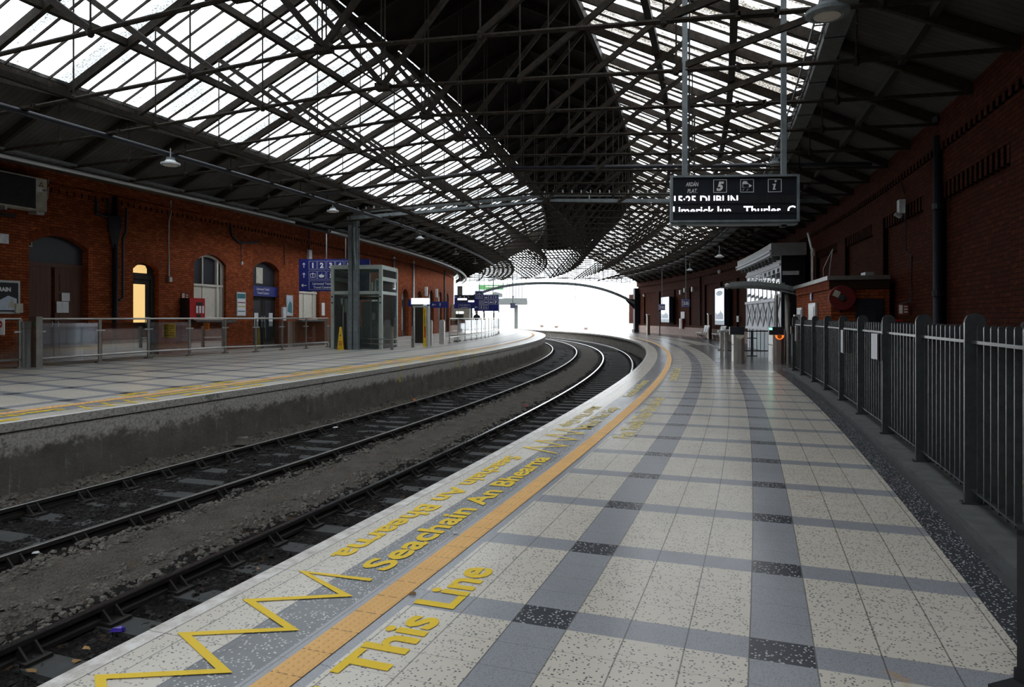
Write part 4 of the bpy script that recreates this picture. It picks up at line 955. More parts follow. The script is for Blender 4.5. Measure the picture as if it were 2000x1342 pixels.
def fivb(px0, px1, py0, py1, Y, lb, rod):
    t = thing('platform_sign', lb, 'platform sign', ((px0+px1)/2-CX and ((px0+px1)/2-CX)/F*Y, Y, H+(CY-(py0+py1)/2)/F*Y), R(-4), 'blue 5B platform signs'); w = (px1-px0)/F*Y; h = (py1-py0)/F*Y
    MB().box((0, 0, 0), (w, .06, h)).build('panel', 'sign_blue', t); m = frame_sq(MB(), 0, 0, w*.82, h*.8, .018, -.034); m.build('border', 'sign_white', t); sign_text(t, '5B', 0, 0, h*.46, 'sign_white', -.034, bold=.03)
    MB().tube([(0, 0, h/2), (0, 0, rod)], .022, 8).build('hanger', 'grey_paint', t)
fivb(1332, 1347, 584.5, 600, 44., 'blue 5B platform sign hanging nearer along the right wall', 3.2); fivb(1287, 1299, 594, 606, 55., 'blue 5B platform sign hanging farther along the right wall', 3.1)
X0, Y0 = G(1288.5, 653); t = thing('slim_post', 'slim dark post on the far right platform beneath a 5B sign', 'post', (X0, Y0, 0)); MB().tube([(0, 0, 0), (0, 0, 2.1)], .05, 8).build('shaft', 'slate_blue', t); MB().lathe([(.09, 0), (.09, .04), (.05, .06)], (0, 0, 0), 10).build('foot', 'slate_blue', t)
for px, py, hh, lb in ((1264.5, 654, 1.75, 'brown timber edged post near the far end of the right wall'), (1392.5, 662, 1.75, 'brown and white post standing between the two benches')):
    X0, Y0 = G(px, py); s, d = sd(X0, Y0); t = thing('wall_post', lb, 'post', P(s, min(d, 5.9)), HD(s)); MB().box((.1, 0, hh/2), (.2, .3, hh)).build('shaft', 'wood', t); MB().box((-.02, 0, hh/2), (.06, .3, hh)).build('pale_face', 'beige', t); MB().box((.05, 0, hh+.05), (.28, .36, .08)).build('cap', 'galv', t)
s, z = WH(1331, 618, 6.25); t = at('notice', 'square white notice in a recess of the far right wall', 'notice', s, 6.36, z); MB().box((0, 0, 0), (.03, 1.1, .8)).build('sheet', 'paper', t); MB().box((-.018, 0, -.1), (.006, .4, .3)).build('picture', 'panel_blue', t)
s, z = WH(1441, 623, 6.25); t = at('notice', 'small white notice on the brick beside the signal cabin', 'notice', s, 6.24, z); MB().box((0, 0, 0), (.03, .5, .38)).build('sheet', 'paper', t)
s, z = WH(1333, 632, 6.2); t = at('red_box', 'narrow white and red box on the far right wall below the square notice', 'box', s, 6.15, z-.3); MB().box((0, 0, .3), (.2, .8, .85)).build('body', 'dark_red', t); MB().box((-.11, .2, .3), (.02, .4, .85)).build('white_front', 'paper', t)
for px, py, lb in ((1329, 571, 'first'), (1337.5, 567, 'second'), (1352.5, 565, 'third')):
    s, z = WH(px, py, 6.22); t = at('wall_lantern', 'small white lamp high on the far right wall, %s from the far end' % lb, 'lamp', s, 6.2, z-.15); MB().box((0, 0, .15), (.12, .3, .36)).build('body', 'lamp_white', t); MB().box((.04, 0, -.03), (.1, .2, .06)).build('bracket', 'dark_metal', t)
for px, py, lb in ((1257, 577, 'far end of the right wall'), (1404, 531, 'right wall above the signal cabin')):
    s, z = WH(px, py, 6.05); t = at('security_camera', 'white dome camera at the '+lb, 'camera', s, 6.1, z); MB().lathe([(0, -.16), (.11, -.1), (.15, 0), (.13, .1), (0, .14)], (0, 0, 0), 14).build('dome', 'lamp_white', t); MB().box((.08, 0, .05), (.16, .05, .05)).build('bracket', 'dark_metal', t)
vpipe(WH(1367.5, 600, 6.2)[0], 6.2, .9, 4.7, .07, 'slate_blue', 'downpipe', 'thin dark downpipe on the far right wall between two brick recesses')
t = at('iron_column', 'dark iron column carrying the arch at the far end of the right wall', 'column', SE, 6.1)
MB().box((0, 0, 2.3), (.55, .5, 4.6)).build('shaft', 'slate_blue', t); MB().box((0, 0, .15), (.75, .7, .3)).build('base', 'slate_blue', t); MB().prism([(0, 0), (-.9, .9), (-.9, 1.05), (0, 1.05)], (-.27, .06, 2.4), (1, 0, 0), (0, 0, 1), .12).build('arch_bracket', 'slate_blue', t)
t = at('iron_column', 'grey steel column at the far left end below the arch', 'column', 72.5, -12.5, ZL); MB().box((0, 0, 2.2), (.5, .3, 4.4)).build('shaft', 'grey_paint', t); MB().box((0, 0, .1), (.7, .5, .2)).build('base', 'grey_paint', t)

# ------------------------------------------------------------------ high-bay lamps
def lamp(loc, r, lb, drop, tilt=0.):
    t = thing('high_bay_lamp', lb, 'lamp', loc, 0, 'round high bay lamps')
    t.rotation_euler = (R(tilt), 0, R(-15))
    MB().lathe([(r*.2, .5*r), (r*.5, .45*r), (r*.55, .3*r), (r, .12*r), (r, -.05*r), (r*.72, -.14*r), (r*.66, -.1*r)], n=28).build('shade', 'grey_paint' if r > .21 else 'lamp_white', t, smooth=False)
    MB().lathe([(0, -.15*r), (r*.6, -.15*r), (r*.62, -.11*r), (0, -.11*r)], n=28).build('lens', 'cream_paint', t)
    m = MB()
    for i in range(32):
        a = i*6.2832/32; m.bar((r*.74*math.cos(a), r*.74*math.sin(a), -.12*r), (r*.97*math.cos(a), r*.97*math.sin(a), -.05*r), .012*r/.2, .05*r, (0, 0, 1))
    m.build('cooling_fin', 'grey_paint', t)
    MB().tube([(0, 0, .45*r), (0, 0, drop)], .012, 6).build('suspension', 'galv', t); MB().box((0, 0, .6*r), (.12*r/.2, .12*r/.2, .3*r)).build('driver_box', 'grey_paint', t)
def pxl(px, py, Y): return ((px-CX)/F*Y, Y, H+(CY-py)/F*Y)
lamp(pxl(1616, 27, 7.2), .215, 'large grey round lamp close overhead beside the cable trunking', .75, 0)
lamp(pxl(1513, 322, 17.6), .212, 'grey round lamp hanging behind the top of the departure board', .5)
for px, py, Y, lb in ((333, 321, 15.2, 'nearest'), (650, 413, 23.5, 'second'), (820, 466, 32., 'third'), (890, 496, 42., 'fourth'), (928, 514, 51., 'fifth')): lamp(pxl(px, py, Y), .2, 'white round lamp below the left roof slope, '+lb+' from the near end', .35)
for px, py, Y, lb in ((1347, 528, 42, 'farther'), (1405, 502, 31., 'nearer')): lamp(pxl(px, py, Y), .2, 'small round lamp under the right roof slope above the wall posters, the %s of two' % lb, .5)
# grey gantry of cables across the hall at the pair of columns
s = 25.6
t = at('cable_gantry', 'pair of long grey steel trays spanning the hall from the left column', 'cable tray', s, DC, 0)
for z, y, w, mt in ((5.42, 0, .1, 'grey_paint'), (5.72, .5, .09, 'tray_grey')):
    m = MB(); m.bar((-8., y, z-.02), (.2, y, z+.34), w, .12); m.bar((.2, y, z+.34), (9.4, y, z-.02), w, .12); m.build('beam', mt, t)
m = MB()
for i in range(50):
    x = -7.8+i*.34; z = 5.72+.36*(1-abs(x-.2)/8.5); m.box((x, .5, z+.1), (.03, .1, .1))
m.build('tray_teeth', 'galv', t)
for x in (-2.2, 1.4): MB().tube([(x, 0, 5.7), (x, .02, 5.98), (x-.12, .04, 6.05)], .02, 6).build('conduit_bend', 'galv', t)
t = at('cross_pipe', 'thick black pipe crossing the hall between two roof trusses', 'pipe', 19.6, DC, 0)
MB().tube([(-6.2, 0, 5.28), (0, 0, 5.72), (9.2, 0, 5.3)], .055, 8).build('pipe', 'slate_blue', t)
# ------------------------------------------------------------------ doors and windows of the left wall
def lw(s, z, off=0.): return P(s, WL+off, z)
def door_set(n, o, kind):
    _, a, b, z0, sp, cr = o; t = thing('door_%d' % n, 'x', 'door', P((a+b)/2, WL-.26, z0), HD((a+b)/2)); del t['label'], t['category']; struct(t)
    w = b-a; cz = cr-z0; N = 12
    top = lambda y: arch_z(o, (a+b)/2+y)-z0
    def archfill(zb, name, mat, x, th=.04):
        ys = [-w/2+w*i/N for i in range(N+1)]
        MB().prism([(-w/2, zb)]+[(w/2, zb)]+[(y, top(max(-w/2, min(w/2, y)))) for y in ys[::-1]], (x, 0, 0), (0, 1, 0), (0, 0, 1), th).build(name, mat, t)
    if kind == 'big':
        hz = 3.06-ZL
        for sg in (-1, 1):
            l = MB().box((0, sg*w/4-.04, hz/2), (.06, w/2-.12, hz)).build('leaf', 'wood', t)
            m = MB()
            for zz, hh in ((.55, .75), (1.55, .85), (2.35, .5)): m.box((.035, sg*w/4-.04, zz), (.02, w/2-.42, hh))
            m.build('panel', 'wood', l)
            MB().tube([(.07, sg*.1, 1.02), (.1, sg*.1, 1.1), (.07, sg*.1, 1.18)], .012, 6).build('handle', 'galv', l)
        m = MB(); m.box((0, 0, hz+.05), (.12, w, .12)); m.box((0, w/2-.1, hz/2), (.1, .16, hz)); m.build('frame', 'wood', t)
        archfill(hz+.1, 'fanlight', 'board_black', -.02); m = frame_sq(MB(), 0, 0, .01, .01, .001, 0); m = MB()
        for q in (-.07, .07): m.box((.03, -w/2+.28+q, hz+.62), (.02, .025, .17)); m.box((.03, -w/2+.28, hz+.62+q), (.02, .17, .025))
        m.build('vent', 'beige', t)
    elif kind == 'lit':
        hz = 2.86-ZL
        MB().box((0, .12, hz/2), (.06, w-.4, hz)).build('leaf', 'timber_dark', t); MB().box((.035, -.08, 1.78), (.02, w-.78, 1.32)).build('lit_pane', 'lit_glass', t)
        m = MB(); m.box((0, 0, hz+.07), (.14, w, .14)); m.box((0, w/2-.12, hz/2), (.14, .24, hz)); m.build('frame', 'timber_dark', t); archfill(hz+.14, 'surround', 'timber_dark', -.03)
        ys = [-w/2+.04+(w-.42)*i/N for i in range(N+1)]
        MB().prism([(ys[0], hz+.22), (ys[-1], hz+.22)]+[(y, top(y)-.08-(.1 if y > .2 else 0)) for y in ys[::-1]], (.02, 0, 0), (0, 1, 0), (0, 0, 1), .02).build('lit_fanlight', 'lit_glass', t)
        MB().box((.06, .27, 1.2), (.08, .16, .22)).build('keypad', 'galv', t)
    else:
        hz = 2.5-ZL if kind == 'shop' else 2.4
        for sg in (-1, 1):
            l = MB().box((0, sg*w/4, hz/2), (.05, w/2-.05, hz)).build('leaf', 'timber_dark', t); MB().box((.03, sg*w/4, hz/2+.1), (.02, w/2-.4, hz-.6)).build('pane', 'board_black', l)
            if kind == 'shop': MB().box((.08, sg*.1, 1.1), (.04, .035, .5)).build('pull_handle', 'galv', l); MB().box((.045, sg*w/4+.1, 1.2), (.006, .3, .6)).build('notice', 'paper', l)
        archfill(hz, 'fanlight', 'board_black', -.02); MB().box((0, 0, hz+.03), (.12, w, .1)).build('frame', 'timber_dark', t)
        if kind == 'shop': MB().box((0.02, -.2, hz+.9), (.02, .5, .7)).build('blind', 'beige', t)
def sash(n, o):
    _, a, b, z0, sp, cr = o; t = thing('window_%d' % n, 'x', 'window', P((a+b)/2, WL-.2, z0), HD((a+b)/2)); del t['label'], t['category']; struct(t)
    w = b-a; N = 10; top = lambda y: arch_z(o, (a+b)/2+max(-w/2, min(w/2, y)))-z0; hh = cr-z0; mid = 1.35
    MB().box((.34, 0, -.06), (.34, w+.3, .1)).build('stone_sill', 'concrete', t)
    MB().prism([(-w/2, 0), (w/2, 0)]+[(w/2-w*i/N, top(w/2-w*i/N)) for i in range(N+1)], (-.05, 0, 0), (0, 1, 0), (0, 0, 1), .02).build('dark_room', 'slate_blue', t)
    MB().box((-.01, -.1, mid/2), (.02, w-.3, mid)).build('lower_blind', 'cream_paint', t)
    m = MB()
    for y in (-w/2+.06, w/2-.06, .28*w): m.box((.02, y, (top(y)-.05)/2), (.1, .1, top(y)-.05))
    for y in (-.12*w, .4*w): m.box((.02, y, top(y)/2), (.05, .045, top(y)))
    m.box((.02, 0, .05), (.12, w, .1)); m.box((.02, 0, mid), (.08, w, .08))
    for i in range(N):
        p, q = -w/2+w*i/N, -w/2+w*(i+1)/N; m.bar((.02, p, top(p)-.05), (.02, q, top(q)-.05), .09, .09)
    m.build('frame', 'cream_paint', t)
dn_ = 0
for o in OPEN:
    if o[0] == 'sash': wn += 1; sash(wn, o)
    else: dn_ += 1; door_set(dn_, o, o[0])
# ------------------------------------------------------------------ things fixed to the left wall
def wallbox(name, label, cat, px, py, ws, hs, th, mat, part='body', off=0.):
    s, z = WH(px, py, WL+.02+off); t = thing(name, label, cat, P(s, WL+off+.005, z-hs/2), HD(s))
    MB().box((th/2, 0, hs/2), (th, ws, hs)).build(part, mat, t); return t
t = wallbox('air_conditioner', 'large pale outdoor air conditioning unit high on the left wall', 'air conditioner', 22, 375, 1.5, .92, .4, 'beige', 'casing')
MB().box((.405, -.16, .46), (.02, 1.12, .84)).build('grille', 'black', t); m = MB()
for i in range(16): m.box((.42, -.16, .08+i*.05), (.012, 1.1, .012))
m.build('grille_bar', 'dark_metal', t)
m = MB()
for yy, zz in ((.57, .78), (.53, .71), (.61, .71)): m.prism([(0, .035), (.022, 0), (0, -.035), (-.022, 0)], (.402, yy, zz), (0, 1, 0), (0, 0, 1), .006)
m.build('emblem', 'dark_red', t); MB().box((.404, .52, .6), (.01, .16, .14)).build('data_plate', 'paper', t); MB().box((.404, .66, .6), (.01, .08, .03)).build('slot', 'black', t); m = MB()
for yy in (-.4, .5): m.box((.2, yy, -.05), (.3, .06, .1))
m.build('wall_bracket', 'galv', t)
t = wallbox('emergency_light', 'white emergency light box with twin lamps below the air conditioning unit', 'light', 72.5, 413, .26, .19, .12, 'lamp_white')
for yy in (-.08, .09): MB().lathe([(.0, 0), (.035, 0), (.05, .05), (0, .06)], (.06, yy, .2), 10).build('lamp_head', 'lamp_white', t)
t = wallbox('framed_poster', 'framed railway poster at the left edge of the view', 'poster', 0, 580, 1.1, .92, .04, 'galv', 'frame'); MB().box((.044, 0, .46), (.01, .98, .8)).build('print', 'slate_blue', t)
m = MB(); text_on(m, 'TRAIN', (.052, .05, .62), (0, 1, 0), (0, 0, 1), h=.11, bold=.05); m.build('lettering', 'sign_white', t)
m = MB(); m.prism([(-.4, .1), (.44, .1), (.44, .42), (.2, .5), (-.1, .34), (-.4, .4)], (.05, 0, 0), (0, 1, 0), (0, 0, 1), .006); m.build('picture', 'sky_poster', t)
m = MB(); m.prism([(.2, .16), (.4, .16), (.4, .28), (.33, .36), (.31, .42), (.27, .42), (.26, .34), (.2, .28)], (.057, 0, 0), (0, 1, 0), (0, 0, 1), .004); m.build('seated_figure', 'beige', t)
wallbox('meter_box', 'small cream meter box between the poster and the double door', 'box', 33, 602, .2, .26, .12, 'beige')
wallbox('meter_box', 'grey control box below the air conditioning unit at the left edge', 'box', 1, 466, .3, .26, .12, 'lamp_white')
tag(MB().box(lw(15.1, 4.35, .12), (.24, .5, .08), HD(15.1)).build('wall_bracket', 'black'), 'dark bracket on the wall under the air conditioning unit', 'bracket')
for i, (px, py, ws, hs, lb) in enumerate(((129, 580, .27, .25, 'white notice pinned highest on the wooden double door'), (117, 600, .2, .34, 'left one of the paired white notices on the double door'), (129, 600, .2, .34, 'right one of the paired white notices on the double door'))):
    t = wallbox('paper_notice', lb, 'notice', px, py, ws, hs, .006, 'paper', 'sheet', -.20); m = MB()
    for k in range(4): m.box((.008, 0, hs*.25+k*hs*.16), (.004, ws*.6, .014))
    m.build('printed_line', 'sign_grey', t)
t = thing('downpipe', 'large black downpipe with a hopper beside the narrow lit door', 'pipe', P(WH(219, 500, WL)[0], WL+.12, ZL), HD(19.))
MB().tube([(0, 0, 0), (0, 0, 5.2)], .085, 12).build('pipe', 'slate_blue', t, smooth=True); MB().lathe([(.1, 3.55), (.12, 3.7), (.26, 4.2), (.26, 4.55), (.1, 4.6)], n=4).build('hopper', 'slate_blue', t); MB().tube([(0.03, .42, 4.9), (.03, .4, 4.1), (.03, .28, 3.9), (.03, .28, 1.95), (.02, .12, 1.85)], .04, 8).build('side_pipe', 'slate_blue', t)
MB().tube([(.03, -.75, 5.0), (.03, -.75, 4.55), (.03, -.3, 4.5), (.02, -.3, 5.1)], .05, 8).build('overflow_pipe', 'slate_blue', t)
def wline(pts, r, mat, label, name='conduit'):
    return tag(MB().tube([P(*WH(px, py, WL+.05)[:1], WL+.05, WH(px, py, WL+.05)[1]) for px, py in pts], r, 6).build(name, mat), label, name)
wline([(334, 392), (334, 415), (330, 432), (330, 540)], .03, 'galv', 'grey conduit dropping down the wall between the lit door and the sash window'); wallbox('switch_box', 'small grey switch box at the foot of the conduit', 'box', 330, 546, .14, .16, .1, 'galv')
wline([(95, 350), (93, 385), (88, 400), (87, 418)], .015, 'galv', 'thin cable from the roof to the emergency light', 'cable')
wline([(471, 470), (471, 512)], .015, 'slate_blue', 'thin dark conduit above the timetable board', 'conduit'); wallbox('switch_box', 'tiny white box at the foot of the conduit above the timetable board', 'box', 471, 514, .1, .12, .08, 'galv')
wline([(450, 440), (453, 460), (466, 474), (505, 474)], .05, 'slate_blue', 'black pipe bending along the wall above the travel centre door', 'pipe'); wline([(555, 478), (556, 518)], .02, 'slate_blue', 'thin dark conduit right of the travel centre door')
wline([(604, 440), (604, 495)], .03, 'slate_blue', 'dark conduit behind the blue direction sign'); wallbox('alarm_box', 'white alarm box on the wall above the blue direction sign', 'box', 603, 499, .3, .55, .12, 'lamp_white')
t = wallbox('extinguisher_cabinet', 'red fire extinguisher cabinet beside the sash window', 'cabinet', 367.5, 603, .82, .78, .42, 'red'); MB().box((.2, -.414, .39), (.4, .012, .76)).build('dark_side', 'black', t)
m = MB(); m.box((.425, .1, .56), (.012, .32, .14)); m.build('window', 'black', t); m = MB()
for k in range(3): m.box((.428, -.03+k*.16, .36), (.012, .1, .27))
m.build('instruction_label', 'paper', t); MB().box((.425, .06, .12), (.012, .22, .12)).build('lower_window', 'black', t)
t = wallbox('fire_sign', 'small red and cream fire sign above the extinguisher cabinet', 'sign', 361.5, 580, .38, .3, .02, 'dark_red', 'plate'); MB().box((.022, -.1, .15), (.006, .13, .26)).build('pictogram', 'beige', t); m = MB()
for k in range(3): m.box((.022, .09, .06+k*.08), (.006, .1, .04))
m.build('flame', 'beige', t)
t = wallbox('timetable_board', 'white timetable board with a teal heading left of the travel centre door', 'notice board', 470, 594, .62, 1.0, .05, 'galv', 'frame'); MB().box((.052, 0, .5), (.01, .54, .92)).build('sheet', 'paper', t); MB().box((.058, 0, .83), (.01, .52, .2)).build('heading', 'teal', t)
for zz, mt, nm in ((.56, 'dark_red', 'red_line'), (.4, 'gold_sign', 'gold_line'), (.2, 'teal', 'teal_line')): MB().box((.058, 0, zz), (.008, .5, .04)).build(nm, mt, t)
t = wallbox('framed_poster', 'pale blue framed poster right of the travel centre door', 'poster', 564.5, 597, .6, .98, .05, 'galv', 'frame'); MB().box((.052, 0, .5), (.01, .5, .86)).build('print', 'sky_poster', t); MB().prism([(-.2, .2), (.2, .12), (.18, .6), (0, .7), (-.15, .5)], (.058, 0, 0), (0, 1, 0), (0, 0, 1), .006).build('picture', 'teal', t)
wallbox('leaflet_holder', 'narrow white leaflet holder between the door and the pale blue poster', 'holder', 553, 613, .26, .62, .1, 'lamp_white'); wallbox('paper_notice', 'tall white notice on the wall between the blue sign and the glass lift', 'notice', 631, 604, .34, .66, .03, 'paper', 'sheet')
s, z = WH(513, 569, WL-.2); t = thing('travel_centre_sign', 'dark blue Travel Centre sign over the double shop door', 'sign', P(28.6, WL-.12, 2.5), HD(28.6)); MB().box((0, 0, .2), (.05, 2.2, .44)).build('panel', 'sign_blue', t); m = MB(); text_on(m, 'Lárionad Taistil', (.027, -.1, .25), (0, 1, 0), (0, 0, 1), h=.1, w=.98); text_on(m, 'Travel Centre', (.027, -.1, .08), (0, 1, 0), (0, 0, 1), h=.1, w=.9); m.build('lettering', 'sign_white', t)
for s, lb in ((53.9, 'first'), (58., 'second')):
    t = thing('wall_lantern', 'white wall lantern between the far left arches, %s of two' % lb, 'lamp', P(s, WL+.16, 3.3), HD(s)); MB().box((0, 0, .2), (.18, .3, .7)).build('body', 'lamp_white', t); MB().box((-.12, 0, .3), (.12, .12, .12)).build('bracket', 'dark_metal', t)
for i, s in enumerate((45.6, 50.2, 62.4)): vpipe(s, WL+.1, ZL, 5.6, .08, 'galv' if i < 2 else 'slate_blue', 'downpipe', 'pale downpipe far along the left wall, the %s' % ORD[i] if i < 2 else 'dark downpipe at the far end of the left wall')
for s, lb in ((49.2, 'nearer'), (56.5, 'farther')):
    t = at('hanging_sign', 'small dark blue sign projecting from the far left wall, the %s of two' % lb, 'sign', s, WL+1.0, 2.35, None); MB().box((0, 0, .2), (1.5, .06, .5)).build('panel', 'sign_blue', t); m = MB(); poly(m, LEFT, -.4, .2, .15, -.034); poly(m, ARROW, .1, .2, .12, -.034); m.build('symbol', 'sign_white', t); MB().box((-.85, 0, .2), (.3, .04, .05)).build('wall_arm', 'dark_metal', t)
# silver ventilation duct under the lean-to roof
t = tag(MB().tube([P(*WH(560, 425, -13.2)[:1], -13.2, WH(560, 425, -13.2)[1]), P(*WH(588, 428, -13.2)[:1], -13.2, WH(588, 428, -13.2)[1]), P(*WH(592, 434, -13.2)[:1], -13.2, WH(592, 434, -13.2)[1]), P(*WH(612, 441, -13.2)[:1], -13.2, WH(612, 441, -13.2)[1]), P(*WH(619, 436, -13.2)[:1], -13.2, WH(619, 436, -13.2)[1]), P(*WH(620, 424, -13.2)[:1], -13.2, WH(620, 424, -13.2)[1])], .1, 12).build('vent_duct', 'galv', smooth=True), 'silver bent ventilation duct under the left gutter', 'duct')

# ------------------------------------------------------------------ glass barriers on the far platform
BP = [SD(px, py, ZL) for px, py in ((77, 717), (195, 708), (290, 700), (370, 695), (440, 690), (500, 687.5), (551, 684), (598, 681), (640, 678))]
def barrier(name, label, pts, ztop, posts=True, glassed=True, lowz=.22, bracket=True):
    t = thing(name, label, 'barrier', P(pts[0][0], pts[0][1], ZL), HD(pts[0][0])); Pz = lambda q, z: P(q[0], q[1], ZL+z)
    for i, q in enumerate(pts):
        m = MB(); m.box(Pz(q, ztop/2), (.03, .10, ztop), HD(q[0])); m.box(Pz(q, .02), (.12, .26, .03), HD(q[0])); m.build('post', 'steel_dark', t, world=True)
        if bracket: MB().box(Pz(q, ztop-.33), (.05, .34, .04), HD(q[0])).build('glass_clamp', 'galv', t, world=True)
    MB().tube([Pz(q, ztop) for q in pts], .03, 10).build('top_rail', 'steel', t, smooth=True, world=True); MB().tube([Pz(q, lowz) for q in pts], .03, 10).build('bottom_rail', 'steel', t, smooth=True, world=True)
    if glassed:
        for a, b in zip(pts, pts[1:]):
            u = lambda f, z: P(a[0]+(b[0]-a[0])*f, a[1]+(b[1]-a[1])*f, ZL+z)
            MB().bar(u(.04, .62), u(.96, .62), .012, 1.05).build('glass_panel', 'clear_glass', t, world=True)
    return t
barrier('glass_barrier', 'long glass and steel barrier in front of the brick station wall', BP, 1.26)
q = BP[0]
t = at('gate_post', 'square steel gate post with a small green label at the end of the glass barrier', 'post', q[0]-.12, q[1], ZL); MB().box((0, 0, .66), (.28, .18, 1.32)).build('body', 'steel_dark', t); MB().box((-.145, 0, .66), (.012, .1, 1.3)).build('dark_edge', 'black', t)
MB().box((0.06, -.092, 1.12), (.1, .008, .09)).build('green_label', 'green_poster', t)
X0, Y0 = G(52, 719, ZL); t = thing('round_bollard', 'round stainless bollard beside the square gate post', 'bollard', (X0, Y0, ZL)); MB().tube([(0, 0, 0), (0, 0, 1.02)], .095, 18).build('lower_tube', 'steel', t, smooth=True); MB().tube([(0, 0, 1.03), (0, 0, 1.2)], .098, 18).build('cap', 'steel', t, smooth=True)
barrier('glass_barrier', 'short glass barrier carrying a no entry sign at the left edge of the view', [SD(px, py, ZL) for px, py in ((-70, 727), (40, 719.5))], 1.26)
s, d = SD(-5, 722.5, ZL); Xs, Ys = G(3, 722.5, ZL); t = thing('no_entry_sign', 'white sign with a red no entry disc on the glass barrier at the left edge', 'sign', (Xs, Ys-.06, ZL+.87), R(-14)); MB().box((0, 0, .2), (.3, .012, .4)).build('panel', 'sign_white', t); m = disc(MB(), 0, .26, .09, -.008, 20); m.build('red_disc', 'red', t); MB().box((0, -.016, .26), (.13, .006, .03)).build('white_bar', 'sign_white', t)
m = MB()
for k in range(3): m.box((0, -.008, .12-k*.04), (.2, .004, .014))
m.build('lettering', 'sign_grey', t)
def bsign(px, py, wpx, hpx, lb, mt):
    q = min(((abs(px-x), a, b) for (x, a, b) in [((77+195)/2, 0, 1), (242, 1, 2), (330, 2, 3), (405, 3, 4)]))
    a, b = BP[q[1]], BP[q[2]]; f = .5
    best = None
    for i in range(41):
        f = i/40; p = P(a[0]+(b[0]-a[0])*f, a[1]+(b[1]-a[1])*f); e = abs(CX+F*p.x/p.y-px)
        if best is None or e < best[0]: best = (e, f, p)
    p = best[2]; k = p.y/F; t = thing('barrier_sign', lb, 'sign', (p.x, p.y-.05, H+(CY-py)*k), HD(a[0])+R(90)*0+R(4)); MB().box((0, 0, 0), (wpx*k, .012, hpx*k)).build('panel', mt, t)
    m = MB()
    for i in range(5): m.box((0, -.008, (hpx*(.34-.17*i))*k), (wpx*k*(.75 if i != 2 else .3), .004, .018))
    m.build('lettering', 'black', t)
bsign(331, 645.5, 28, 27, 'large square yellow sign on the glass barrier', 'gold_sign'); bsign(404, 637.5, 12, 13, 'small square yellow sign on the glass barrier', 'orange')

# ------------------------------------------------------------------ glass lift, columns, bollards
sL, dL = SD(741, 682, ZL)
t = at('glass_lift', 'free standing glass lift shaft with a pale green frame', 'lift', sL, dL-1.0, ZL, None, R(6)); LW, LD, LH = 2.05, 2.2, 3.42
for x in (-LW/2, LW/2):
    for y in (0, LD): MB().box((x, y, LH/2), (.13, .13, LH)).build('corner_post', 'green_frame', t)
for y in (0, LD):
    for z in (LH-.06, 2.32): MB().box((0, y, z), (LW-.13, .1, .13)).build('cross_rail', 'green_frame', t)
    for za, zb in ((.06, 2.25), (2.39, LH-.13)): MB().box((0, y-.03, (za+zb)/2), (LW-.15, .014, zb-za)).build('glass', 'lift_glass', t)
for x in (-LW/2, LW/2):
    for z in (LH-.06, 2.9, 2.32): MB().box((x, LD/2, z), (.1, LD-.13, .13 if z != 2.9 else .16)).build('cross_rail', 'green_frame', t)
    for za, zb in ((.06, 2.25), (2.39, LH-.13)): MB().box((x*1.03, LD/2, (za+zb)/2), (.014, LD-.15, zb-za)).build('glass', 'lift_glass', t)
MB().box((0, LD/2, LH+.02), (LW+.1, LD+.1, .04)).build('roof', 'green_frame', t); MB().box((0, LD/2, .02), (LW+.06, LD+.06, .05)).build('sill', 'concrete', t)
m = MB(); m.box((.05, LD-.25, 1.0), (1.0, .06, 2.0)); m.build('lift_door', 'steel_dark', t); MB().box((-.75, LD*.5, 1.05), (.1, 1.2, 2.1)).build('door_jamb', 'steel_dark', t)
MB().box((0, LD*.5, 2.12), (1.7, .5, .12)).build('door_gear', 'black', t); MB().box((.1, LD-.3, 1.35), (.14, .03, .3)).build('notice', 'paper', t)
for x in (-.35, .2, .52): MB().tube([(x, LD*.55, .1), (x, LD*.55, 2.1)], .02, 6).build('guide_rail', 'galv', t)
m = MB()
for z in (1.9, 2.15): m.lathe([(.0, -.02), (.035, -.02), (.035, .02), (0, .02)], (LW/2, -.08, z), 10, RX); m.lathe([(.0, -.02), (.035, -.02), (.035, .02), (0, .02)], (-LW/2, -.08, z), 10, RX)
m.build('glass_fixing', 'black', t); MB().tube([(.7, .8, 2.45), (.8, .6, 2.6), (.95, .6, 2.55)], .025, 6).build('camera_arm', 'dark_metal', t)
for px, lb, hh, w in ((686.5, 'left one of the grey steel column pair beside the lift', 5.0, 8.), (697., 'right one of the grey steel column pair beside the lift', 5.35, 9.)):
    X0, Y0 = G(px, 683, ZL); Y0 -= .1; t = thing('steel_column', lb, 'column', (X0, Y0, ZL), R(-10), 'grey steel columns by the lift'); k = Y0/F; hh = min(hh, H+(CY-(418 if px < 690 else 408))*k-ZL)
    m = MB(); m.box((0, 0, hh/2), (.05, .2, hh)); m.box((0, -.09, hh/2), (w*k, .03, hh)); m.box((0, .09, hh/2), (w*k, .03, hh)); m.build('shaft', 'grey_paint', t); MB().box((0, 0, .01), (.36, .36, .025)).build('base_plate', 'grey_paint', t)
    if px < 690: MB().tube([(.17, -.12, 4.9), (.17, -.12, 4.1), (.24, -.12, 3.4), (.24, -.12, 3.2)], .05, 8).build('cable_cover', 'grey_paint', t)
lg = [SD(703, 681, ZL), SD(764, 683.5, ZL), SD(805, 679, ZL)]
t = at('lift_guard', 'low steel guard rail with three square posts around the glass lift', 'guard rail', lg[0][0], lg[0][1], ZL)
for q in lg: MB().box(P(q[0], q[1]+.03, ZL+.46), (.1, .1, .92), HD(q[0])).build('post', 'steel_dark', t, world=True)
for a, b in zip(lg, lg[1:]):
    for z in (.22, .42): MB().tube([P(a[0], a[1], ZL+z), P(b[0], b[1], ZL+z)], .02, 8).build('rail', 'steel', t, world=True)
